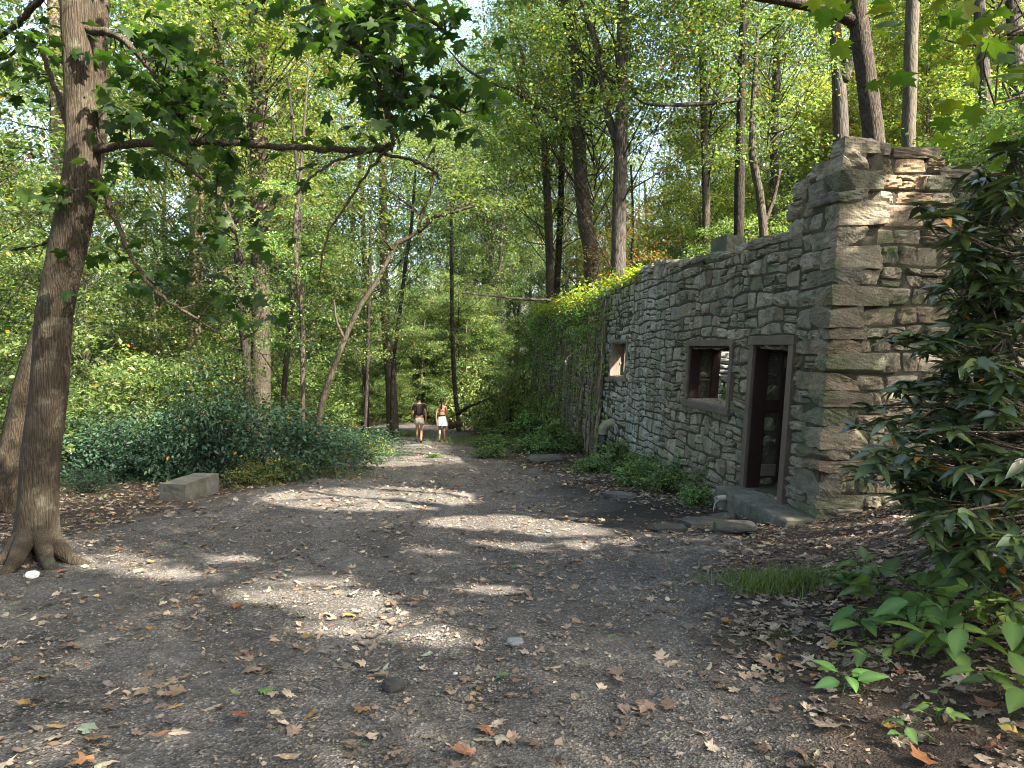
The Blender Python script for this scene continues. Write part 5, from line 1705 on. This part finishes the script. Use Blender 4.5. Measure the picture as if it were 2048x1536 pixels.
def curled(tmpl, c1, c2, seed=None):
    v, f = tmpl[:2]
    v = v.copy()
    if seed is not None:          # torn and uneven outlines
        r = np.random.default_rng(seed)
        v[:, :2] += r.normal(0, .05, (len(v), 2)); v[:, 0] *= r.uniform(.7, 1.05); v[:, 2] += r.normal(0, .035, len(v))
        v[1:, :2] = v[1:, :2] * np.where(r.random(len(v) - 1) < .14, .72, 1)[:, None]
        s = np.maximum(0, v[:, 0] * math.cos(seed) + (v[:, 1] - .4) * math.sin(seed) - .12); v[:, 2] += s * r.uniform(-.2, .8)
    v[:, 2] += .55 * (c1 * (v[:, 0] ** 2) * 2.2 + c2 * (v[:, 1] - .4) ** 2 * 1.6)
    return (v - np.array([0, .4, 0]), f)
DTM = [curled(maple(0), .35, .2), curled(maple(0, .3), -.35, -.25), curled(maple(0, -.25, .8), .6, -.1), curled(ovate(.30, .0, .06, 5), .5, .35), curled(ovate(.26, .0, -.05, 5), -.5, -.3), curled(LEAF6, .4, .6)]
DTM = [curled(maple(0), .35, .2, 1), curled(maple(0, .3), -.35, -.25, 2), curled(maple(0, -.25, .8), .6, -.1, 3), curled(ovate(.30, .0, .06, 5), .5, .35, 4), curled(ovate(.26, .0, -.05, 5), -.5, -.3, 5), curled(LEAF6, .4, .6, 6)]
DTL = DTM + [curled(maple(0, .1 * k - .2, .8 + .05 * k), .5 - .2 * k, .3 - .1 * k, 10 + k) for k in range(6)] + [curled(ovate(.24 + .02 * k, 0, .05, 5), .4 - .2 * k, .4 - .15 * k, 30 + k) for k in range(4)]
SMALL = [curled(LEAF4, .5, .4), curled(LEAF4, -.4, .5)]

def lay(mb, rg, x, y, size, tmpls, pal, accent, lift=.006, tilt=.22, cols=None):
    n = len(x)
    e = .05
    z = gz(x, y)
    nxs = -(gz(x + e, y) - gz(x - e, y)) / (2 * e); nys = -(gz(x, y + e) - gz(x, y - e)) / (2 * e)
    az = rg.uniform(0, 6.283, n)
    Rm = rot_mats(az, rg.normal(0, tilt, n), rg.normal(0, tilt, n))
    N = np.stack([nxs, nys, np.ones(n)], -1); N /= np.linalg.norm(N, axis=1)[:, None]
    Sh = np.tile(np.eye(3), (n, 1, 1)); Sh[:, 2, 0] = -N[:, 0] / N[:, 2]; Sh[:, 2, 1] = -N[:, 1] / N[:, 2]
    Rm = Sh @ Rm
    P = np.stack([x, y, z + lift + size * .10], -1)
    C = cols if cols is not None else pick(rg, pal, n, .3, accent, ACC)
    w = rg.integers(0, len(tmpls), n)
    for k in range(len(tmpls)):
        s = w == k
        scatter(mb, tmpls[k], P[s], Rm[s], size[s], C[s])

rgl = np.random.default_rng(91)
def spots(n, y0, y1, dens):
    """points on the ground in view, more of them where dens(x, y) is high"""
    X = []; Y = []
    got = 0
    while got < n:
        m = n * 3
        y = np.sqrt(rgl.uniform(y0 ** 2, y1 ** 2, m)); x = rgl.uniform(-.82, 1.15, m) * y
        wallx = 3.66 - 0.107 * (y - 8.9)
        ok = (rgl.random(m) < dens(x, y)) & ~((x > wallx) & (y > 8.8) & (y < 36))
        X.append(x[ok]); Y.append(y[ok]); got += ok.sum()
    return np.concatenate(X)[:n], np.concatenate(Y)[:n]

def d_bank(x, y):
    p = on_path(x, y)
    right = x > 0
    w = np.exp(-(((x - 2.0) / 1.2) ** 2 + ((y - 10.5) / 2.0) ** 2))
    cl = np.clip(.6 + .35 * wob(x * 1.3, y * 1.3), .15, 1.3)
    return np.where(p > .5, .22, np.where(right, 1.0, .62)) * (1 - .7 * w) * cl

mb = MB()
x, y = spots(8800, 2.6, 9, d_bank); lay(mb, rgl, x, y, rgl.uniform(.03, .095, len(x)), DTL, DRY, .04)
x, y = spots(5200, 9, 16, d_bank); lay(mb, rgl, x, y, rgl.uniform(.045, .11, len(x)), DTL, DRY, .06)
x, y = spots(7000, 16, 36, d_bank); lay(mb, rgl, x, y, rgl.uniform(.07, .14, len(x)), SMALL, DRY, .12)
x = rgl.uniform(2.5, 13, 9000); y = rgl.uniform(-2, 9, 9000); k = (x > .95 * y) & (x > 2.5); x, y = x[k], y[k]; lay(mb, rgl, x, y, rgl.uniform(.04, .11, len(x)), SMALL, DRY, .05)
single('leaf_litter', mb, M['dry_leaf'], (0, 10, -.7), 'brown fallen leaves scattered over the trail and the forest floor', 'fallen leaves', kind='stuff')
mb = MB()
x, y = spots(30000, 2.6, 10, lambda x, y: np.where(on_path(x, y) > .5, .55, 1.0) * np.clip(.6 + .4 * wob(x * 2, y * 2), .1, 1.2)); lay(mb, rgl, x, y, rgl.uniform(.010, .04, len(x)), SMALL, DRY * .8, .03, .003, .35)
x, y = spots(14000, 10, 24, lambda x, y: np.where(on_path(x, y) > .5, .6, 1.0)); lay(mb, rgl, x, y, rgl.uniform(.02, .06, len(x)), SMALL, DRY * .8, .05, .003, .35)
single('leaf_crumbs', mb, M['dry_leaf'], (0, 8, -.6), 'crumbled leaf bits and bark scraps on gravel and soil', 'leaf crumbs', kind='stuff')

# loose gravel
tmp = MB()
rock(tmp, (0, 0, 0), (1, .8, .5), np.random.default_rng(2), (1, 1, 1), 0, .55, .15)
PT = CV[:0]
oc = np.array([[1, 0, 0], [0, 1, 0], [-1, 0, 0], [0, -1, 0], [0, 0, 1], [.6, .6, .5], [-.6, .6, .45], [-.6, -.6, .5], [.6, -.6, .42]]) * np.array([1, .8, .6])
of = np.array([[0, 5, 4], [5, 1, 4], [1, 6, 4], [6, 2, 4], [2, 7, 4], [7, 3, 4], [3, 8, 4], [8, 0, 4], [0, 1, 5], [1, 2, 6], [2, 3, 7], [3, 0, 8]])
mb = MB()
x, y = spots(16000, 2.6, 8.5, lambda x, y: np.where(on_path(x, y) > .5, 1.0, .12) * np.clip(.6 + .5 * wob(x * 1.6 + 3, y * 1.6), .05, 1.2))
n = len(x)
s = np.exp(rgl.normal(-5.2, .45, n)).clip(.003, .028)
C = np.array([.15, .145, .135])[None] * np.exp(rgl.normal(0, .45, (n, 1)))
scatter(mb, (oc, [of]), np.stack([x, y, gz(x, y) + .0 * s], -1), rot_mats(rgl.uniform(0, 6.28, n), rgl.normal(0, .25, n), rgl.normal(0, .25, n)), s, C)
single('gravel', mb, M['stone'], (0, 5, -.4), 'loose grey gravel on the trail', 'gravel', kind='stuff')

# the biggest fallen leaves, one by one
FL = [(1845, 1526, .14, 0, (.45, .20, .03), 'large orange maple leaf cut by the bottom edge on the leafy bank'),
      (550, 1437, .105, 3, (.46, .40, .24), 'pale oval leaf flat on the foreground gravel'), (480, 1440, .12, 0, (.36, .18, .08), 'rust brown lobed leaf left of the pale oval leaf'),
      (420, 1425, .09, 4, (.48, .41, .28), 'pale curled oval leaf above the rust brown lobed leaf'), (720, 1425, .10, 1, (.38, .15, .07), 'red brown maple leaf alone on the gravel middle'),
      (945, 1400, .09, 5, (.40, .32, .16), 'small yellow tan leaf right of the red brown maple leaf'), (620, 1435, .09, 4, (.40, .25, .04), 'wet yellow leaf with dark half near the pale oval leaf'),
      (580, 1520, .11, 4, (.46, .38, .24), 'long pale leaf at the bottom centre'), (470, 1395, .08, 3, (.22, .28, .10), 'green yellow leaf next to the pale curled oval leaf'),
      (700, 1235, .11, 1, (.42, .25, .04), 'bright yellow curled leaf standing up in the sun patch'), (620, 1280, .09, 2, (.42, .22, .04), 'orange yellow leaf at the lower rim of the sun patch'),
      (745, 1305, .10, 3, (.40, .36, .22), 'cream oval leaf below the bright yellow curled leaf'), (60, 1418, .10, 2, (.34, .20, .03), 'dark yellow folded leaf at the lower left'),
      (105, 1465, .10, 5, (.36, .18, .05), 'round orange tan leaf at the lower left'), (175, 1470, .10, 0, (.22, .32, .24), 'pale green lobed leaf near the lower left orange leaf'),
      (190, 1485, .11, 4, (.42, .24, .04), 'yellow leaf lying under the pale green lobed leaf'), (85, 1360, .11, 1, (.40, .26, .06), 'tan yellow curled leaf on the left gravel'),
      (130, 1300, .13, 0, (.26, .17, .12), 'wide brown lobed leaf on the left gravel'), (285, 1390, .10, 1, (.24, .16, .11), 'brown spotted leaf left of the green yellow leaf'),
      (345, 1395, .13, 0, (.34, .20, .14), 'big reddish brown lobed leaf over smaller leaves'), (325, 1480, .11, 5, (.32, .14, .07), 'dark red brown leaf below the pale green fragments'),
      (165, 1535, .11, 2, (.42, .24, .07), 'orange tan leaf at the bottom left edge'), (240, 1262, .10, 4, (.42, .30, .08), 'yellow tan leaf on the dark left gravel'),
      (260, 1135, .09, 5, (.44, .22, .04), 'orange leaf in the sun right of the front maple'), (300, 1128, .09, 0, (.14, .22, .05), 'fresh green leaf in the sun right of the front maple'),
      (125, 1145, .09, 1, (.45, .14, .05), 'red orange leaf beside the white pebble'), (970, 1465, .09, 1, (.42, .22, .07), 'orange brown leaf on the right centre gravel'),
      (1655, 1462, .16, 0, (.44, .38, .28), 'largest pale lobed leaf on the leafy bank at the bottom right'), (1455, 1250, .09, 2, (.38, .24, .04), 'yellow curled leaf at the path edge below the grass tuft'),
      (1620, 1337, .09, 5, (.46, .42, .30), 'cream folded leaf on the moss below the broad plants'), (1555, 1322, .06, 3, (.46, .34, .05), 'small bright yellow leaf on the moss patch'),
      (1555, 1405, .10, 4, (.34, .20, .09), 'brown orange oval leaf right of the path edge'), (1440, 1370, .13, 0, (.26, .19, .15), 'big greyish brown lobed leaf on the right path edge'),
      (1970, 1420, .13, 3, (.30, .15, .06), 'rust leaf leaning among the seedlings at the right'), (2035, 1480, .12, 2, (.42, .28, .04), 'yellow leaf at the bottom right edge'),
      (1980, 1500, .13, 4, (.36, .16, .07), 'curled red brown leaf near the bottom right corner'), (1230, 1350, .11, 0, (.34, .25, .17), 'tan maple leaf right of the trail centre'),
      (1150, 1405, .10, 3, (.42, .34, .22), 'pale tan oval leaf right of the trail centre'), (1290, 1420, .12, 1, (.36, .26, .18), 'crumpled tan leaf on the right gravel'), (860, 1345, .11, 4, (.40, .31, .20), 'tan folded leaf above the small yellow tan leaf'),
      (760, 1356, .10, 0, (.36, .28, .20), 'greyish lobed leaf below the cream oval leaf'), (500, 1345, .11, 1, (.35, .26, .17), 'tan lobed leaf above the big reddish brown leaf'), (930, 1515, .13, 0, (.40, .20, .08), 'rusty lobed leaf at the bottom middle'),
      (1120, 1500, .11, 5, (.34, .27, .19), 'pale brown leaf near the bottom middle right')]
for (px, py, s, k, c, lab) in FL:
    g = ground(px, py)
    mb = MB(); rg = np.random.default_rng(int(px * 3 + py))
    lay(mb, rg, np.array([g[0]]), np.array([g[1]]), np.array([s]), [DTM[k]], DRY, 0, .016, .2, np.array([c]) * .42 + np.array([.065, .052, .038]))
    single('fallen_leaf', mb, M['dry_leaf'], g, lab, 'fallen leaf', 'large fallen leaves in the foreground')

# leaves lying on the near window sill
mb = MB(); rg = np.random.default_rng(6)
n = 26
P = mapW(rg.uniform(2.9, 4.6, n), np.full(n, .632), rg.uniform(-.5, -.05, n))
for k in range(3):
    s = np.arange(n) % 3 == k
    scatter(mb, DTM[k + 1], P[s], rot_mats(rg.uniform(0, 6.28, s.sum()), rg.normal(0, .15, s.sum()), rg.normal(0, .15, s.sum())), rg.uniform(.05, .1, s.sum()), pick(rg, DRY, s.sum()))
single('sill_leaves', mb, M['dry_leaf'], mapW(3.7, .63, -.3), 'dry leaves lying along the sill of the near window', 'fallen leaves', kind='stuff')

# ------------------------------------------------------------------ two walkers seen from behind
def skin_mesh(name, V, E, R, mat, root, sub=2, root_i=0):
    me = bpy.data.meshes.new(name)
    me.from_pydata([tuple(v) for v in V], E, [])
    o = bpy.data.objects.new(name, me); COL.objects.link(o)
    o.parent = root
    o.modifiers.new('skin', 'SKIN')
    for i, sv in enumerate(me.skin_vertices[0].data):
        r = R[i]
        sv.radius = (r, r) if not hasattr(r, '__len__') else r
        sv.use_root = (i == root_i)
    o.modifiers['skin'].use_smooth_shade = True
    s = o.modifiers.new('sub', 'SUBSURF'); s.levels = sub; s.render_levels = sub
    me.materials.append(mat)
    return o

def cloth_mat(name, col, rough=.85):
    m, nt, out = mat_new(name)
    o = objc(nt)
    n = noise(nt, mapping(nt, o, (1, 1, .5)), 16, 4, .6)
    c = mixc(nt, 1.0, col, ramp(nt, n, [(.3, .75), (.7, 1.2)]), 'MULTIPLY')
    princ(nt, out, c, rough, bump(nt, n, .5, .02), .2)
    return m
M['skin'] = cloth_mat('skin', (.34, .19, .125), .55)
M['skin_tan'] = cloth_mat('tanned_skin', (.36, .20, .13), .55)
M['hair'] = cloth_mat('black_hair', (.010, .008, .008), .4)
M['dark_shirt'] = cloth_mat('dark_plum_cotton', (.022, .015, .020))
M['beige'] = cloth_mat('beige_cotton', (.50, .46, .40))
M['white'] = cloth_mat('pale_blue_white_cotton', (.62, .68, .74))
M['rust'] = cloth_mat('rust_cotton', (.24, .085, .06))
M['black_cloth'] = cloth_mat('black_cotton', (.012, .011, .012))
M['shoe'] = cloth_mat('grey_shoe', (.20, .19, .18)); M['red_shoe'] = cloth_mat('dark_red_shoe', (.13, .03, .025))

def walker(px, py, hgt, label, man):
    g = ground(px, py)
    t = thing('person', label, 'person', g, 'two people walking down the trail')
    k = hgt / 1.75
    V = []; E = []; R = []
    def v(p, r, frm=None):
        V.append(np.array(p) * k); R.append(tuple(np.array(r) * k) if hasattr(r, '__len__') else r * k)
        if frm is not None: E.append((frm, len(V) - 1))
        return len(V) - 1
    sw = .195 if man else .165          # half shoulder width
    hp = v((0, 0, .96), (.15 if man else .15, .105))
    wa = v((0, .0, 1.12), (.13 if man else .105, .09), hp)
    ch = v((0, .01, 1.30), (.155 if man else .125, .10), wa)
    ub = v((0, .0, 1.42), (.12 if man else .10, .075), ch)
    nk = v((0, .01, 1.50), .052 if man else .043, ub)
    hd = v((0, .025, 1.575), (.064, .074), nk)
    h2 = v((0, .03, 1.645), (.076, .094), hd)
    h3 = v((0, .02, 1.715), (.060, .075), h2)
    v((0, .128, 1.615), .014, h2)                                   # nose
    for s in (-1, 1): v((s * .086, .02, 1.62), .013, h2)            # ears
    ank = {}
    for s in (-1, 1):
        sh = v((s * sw, -.005, 1.415), .055 if man else .043, ub)
        ph = (s if man else -s)
        el = v((s * (sw + .055), -.05 * ph - .02, 1.135), .040 if man else .032, sh)
        wr = v((s * (sw + .065), .05 - .09 * ph, .90), .026 if man else .022, el)
        hn = v((s * (sw + .06), .06 - .09 * ph, .83), (.022, .036), wr)
        for f in range(4):
            q = v((s * (sw + .055), .045 - .09 * ph + (f - 1.5) * .019 + .015, .775), .0085, hn)
            v((s * (sw + .045), .055 - .09 * ph + (f - 1.5) * .018 + .02, .735 + abs(f - 1.2) * .008), .0075, q)
        th = v((s * (sw + .05), .105 - .09 * ph, .81), .010, hn); v((s * (sw + .045), .125 - .09 * ph, .775), .0085, th)
        st = (s < 0) if man else (s > 0)                           # which foot bears the weight
        hj = v((s * .085, 0, .88), .092 if man else .09, hp)
        if st:
            kn = v((s * .09, .09, .50), .058, hj); cf = v((s * .092, .06, .34), .052, kn); an = v((s * .095, .04, .085), .034, cf); ft = v((s * .10, .13, .035), .036, an); v((s * .105, .22, .03), .03, ft)
        else:
            kn = v((s * .085, .02, .49), .058, hj); cf = v((s * .085, -.10, .36), .052, kn); an = v((s * .085, -.25, .16), .034, cf); ft = v((s * .085, -.22, .065), .034, an); v((s * .085, -.16, .03), .028, ft)
        ank[s] = (V[an], V[ft], V[-1])
    skin_mesh('body', V, E, R, M['skin' if man else 'skin_tan'], t)
    for s in (-1, 1):
        a, f, e = ank[s]
        skin_mesh('shoe', [a * .45 + f * .55 + np.array([0, -.03, -.01]), f, e + (e - f) * .15], [(0, 1), (1, 2)], [.05, .052, .042], M[('shoe' if s < 0 else 'black_cloth') if man else 'red_shoe'], t)
    # hair
    mb = MB()
    c = V[h2] + np.array([0, -.012, .022])
    P = CV / np.linalg.norm(CV, axis=1)[:, None]
    hw = rgl.uniform(.97, 1.05, len(P))
    H = P * np.array([.094, .108, .106]) * k
    keep = ~((P[:, 1] > .55) & (P[:, 2] < .45))
    H[~keep] *= .6
    H[P[:, 2] < -.55] *= .8
    me = MB(); me.add(H + c + g, CF, (1, 1, 1)); hr = part('hair', me, M['hair'], t, True)
    if not man:
        me = MB()
        S = smooth_path([c + g + np.array([0, -.09, .06]) * k, c + g + np.array([0, -.15, .0]) * k, c + g + np.array([.005, -.155, -.12]) * k, c + g + np.array([.0, -.15, -.26]) * k, c + g + np.array([-.01, -.14, -.36]) * k], 14)
        tube(me, S, np.array([.03, .045, .048, .046, .044, .042, .041, .04, .038, .035, .031, .026, .018, .006]) * k, 10, (1, 1, 1), .1)
        part('ponytail', me, M['hair'], t, True)
    if man:
        ids = [hp, wa, ch, ub]
        VV = [V[i].copy() for i in ids]; VV[0][2] += .03 * k
        RR = [(.165 * k, .125 * k), (.155 * k, .115 * k), (.172 * k, .122 * k), (.13 * k, .09 * k)]
        EE = [(0, 1), (1, 2), (2, 3)]
        for s in (-1, 1):
            b = len(VV)
            VV += [np.array((s * sw * .98, -.005, 1.42)) * k, np.array((s * (sw + .035), -.02 * s, 1.27)) * k, np.array((s * (sw + .045), -.03 * s, 1.20)) * k]
            RR += [.072 * k, .062 * k, .064 * k]; EE += [(3, b), (b, b + 1), (b + 1, b + 2)]
        skin_mesh('shirt', VV, EE, RR, M['dark_shirt'], t)
        VV = [np.array((0, 0, 1.02)) * k, np.array((0, 0, .93)) * k]; RR = [(.158 * k, .115 * k), (.17 * k, .13 * k)]; EE = [(0, 1)]
        for s in (-1, 1):
            b = len(VV); st = s < 0
            VV += [np.array((s * .095, .015 if st else 0, .80)) * k, np.array((s * .10, .05 if st else .01, .66)) * k]; RR += [.112 * k, .10 * k]; EE += [(1, b), (b, b + 1)]
        skin_mesh('shorts', VV, EE, RR, M['beige'], t)
    else:
        skin_mesh('crop_top', [np.array((0, .0, 1.155)) * k, np.array((0, .01, 1.27)) * k, np.array((0, .01, 1.33)) * k], [(0, 1), (1, 2)], [(.118 * k, .10 * k), (.135 * k, .112 * k), (.125 * k, .10 * k)], M['rust'], t)
        me = MB()
        n = 40; a = np.arange(n) * 6.283 / n
        for nm, zs_, rs_, mat, fl in (('waistband', (1.02, 1.055, 1.09), (.142, .138, .128), 'black_cloth', 0), ('skirt', (.655, .70, .80, .90, .98, 1.025), (.232, .228, .21, .185, .158, .142), 'white', .05)):
            me = MB(); rings = []
            for z_, r_ in zip(zs_, rs_):
                ff = 1 + fl * np.sin(a * 9 + .5) * (1.02 - z_) / .36
                rings.append(np.stack([r_ * ff * np.cos(a), r_ * .78 * ff * np.sin(a), np.full(n, z_)], -1) * k + g)
            Vv = np.concatenate(rings); j = np.arange(n); j2 = (j + 1) % n
            me.add(Vv, np.concatenate([np.stack([i * n + j, i * n + j2, (i + 1) * n + j2, (i + 1) * n + j], -1) for i in range(len(zs_) - 1)]))
            part(nm, me, M[mat], t, True)
    return t
walker(839, 885, 1.74, 'man in a dark t-shirt and pale shorts walking away down the trail', True)
walker(884, 883, 1.66, 'woman with a long black ponytail in a white skirt walking beside the man', False)

# ------------------------------------------------------------------ unseen trees added to shade clearing and end wall, crowns thinned for sun patches
rgo = np.random.default_rng(103)
OT = [(10.2, 4.7, 'bark_grey'), (12.3, 5.0, 'bark_brown'), (8.3, 1.9, 'bark_brown'), (7.4, 5.2, 'bark_grey'), (9.6, -.6, 'bark_brown'), (5.4, -2.6, 'bark_grey'), (12.2, 2.8, 'bark_brown'), (10.8, 7.0, 'bark_grey'), (13.5, -4.0, 'bark_grey'), (2.2, -3.4, 'bark_brown')]
OCROWN = 230
for k, (x, y) in enumerate([(-6.5, -5), (-10.5, 1), (-2.5, -9), (-10, 7.5), (-13, -6), (4, -11), (-15, 8)]):
    g = np.array([x, y, float(gz(x, y))])
    t = thing('shade_tree', f'tall tree behind or left of the viewpoint closing the canopy, {ORD[k]} one', 'tree', g, 'trees round the viewpoint')
    part('trunk', generic_trunk('can', k % 4), None, t)
    add_crown(t, CAN[k % 4], (1.15, 1.15, 1), k * 1.1)
for k, (x, y, bm) in enumerate(OT):
    g = np.array([x, y, float(gz(x, y))])
    t = thing('shade_tree', f'tall tree beyond the right edge shading the clearing, {ORD[k]} of its row', 'tree', g, 'trees beyond the right picture edge')
    mb = MB()
    n = 16; zz = np.linspace(-.3, 14, n)
    xy = np.cumsum(rgo.normal(0, .05, (n, 2)), 0)
    tube(mb, g + np.column_stack([xy, zz]), .2 * np.linspace(1.15, .25, n), 12, (1, 1, 1), .06, seed=k, rough=.03)
    cen = []
    for _ in range(OCROWN):
        a = rgo.uniform(0, 6.283); u = rgo.random()
        r = 3.6 * math.sqrt(rgo.random()) * math.sqrt(max(.1, 1 - ((u - .4) / .7) ** 2))
        cen.append(g + np.array([r * math.cos(a), r * math.sin(a), 6.8 + 7.2 * u]))
    cen = np.array(cen)
    px, py, G = shade_hit(cen)
    keep = np.ones(len(cen), bool)
    for (ex, ey, rx, ry) in LIT:
        keep &= ((px - ex) / rx) ** 2 + ((py - ey) / ry) ** 2 > .5
    cen = cen[keep]
    lb = MB(); sprays(lb, rgo, cen, np.full(len(cen), .8), 54, .15, GREENS, .22, .5)
    # leaves that would still shade the lit patches are not there: the gaps in this canopy
    V = np.concatenate(lb.v); C = np.concatenate(lb.c); m = len(V) // 4
    px, py, G = shade_hit(V[::4])
    ok = np.ones(m, bool)
    for (ex, ey, rx, ry) in LIT:
        ok &= (((px - ex) / rx) ** 2 + ((py - ey) / ry) ** 2 > 1.35) | (rgo.random(m) < .01)
    # leaves dropped in bands to let sun dapple the end wall
    tt = (V[::4][:, 1] - 8.9) / SUN[1]
    H = V[::4] - SUN * tt[:, None]
    face = (H[:, 0] > 3.6) & (H[:, 0] < 5.6) & (H[:, 2] > -.6) & (H[:, 2] < 4.2)
    band = np.sin(H[:, 0] * 5.5 - H[:, 2] * 5.0) + .8 * np.sin(H[:, 0] * 9 + H[:, 2] * 3)
    ok &= ~(face & ((band > 1.15) | ((H[:, 2] > 3.0) & (band > -.6))))
    V = V.reshape(m, 4, 3)[ok]; C = C.reshape(m, 4, 3)[ok]
    cb = MB(); cb.add(V.reshape(-1, 3), (np.arange(len(V))[:, None, None] * 4 + LEAF4[1][0][None]).reshape(-1, 3), C.reshape(-1, 3))
    part('crown', cb, M['leaf'], t)
    for c in cen[::4]:
        if in_light(c[None], 6.0)[0]: continue
        s = g + np.array([xy[8][0], xy[8][1], max(4, c[2] - g[2] - 1.6)])
        tube(mb, smooth_path([s, (s + c) / 2 + rgo.normal(0, .15, 3), c], 6), np.linspace(.04, .008, 6), 5, cap=False)
    part('trunk', mb, M[bm], t, True)
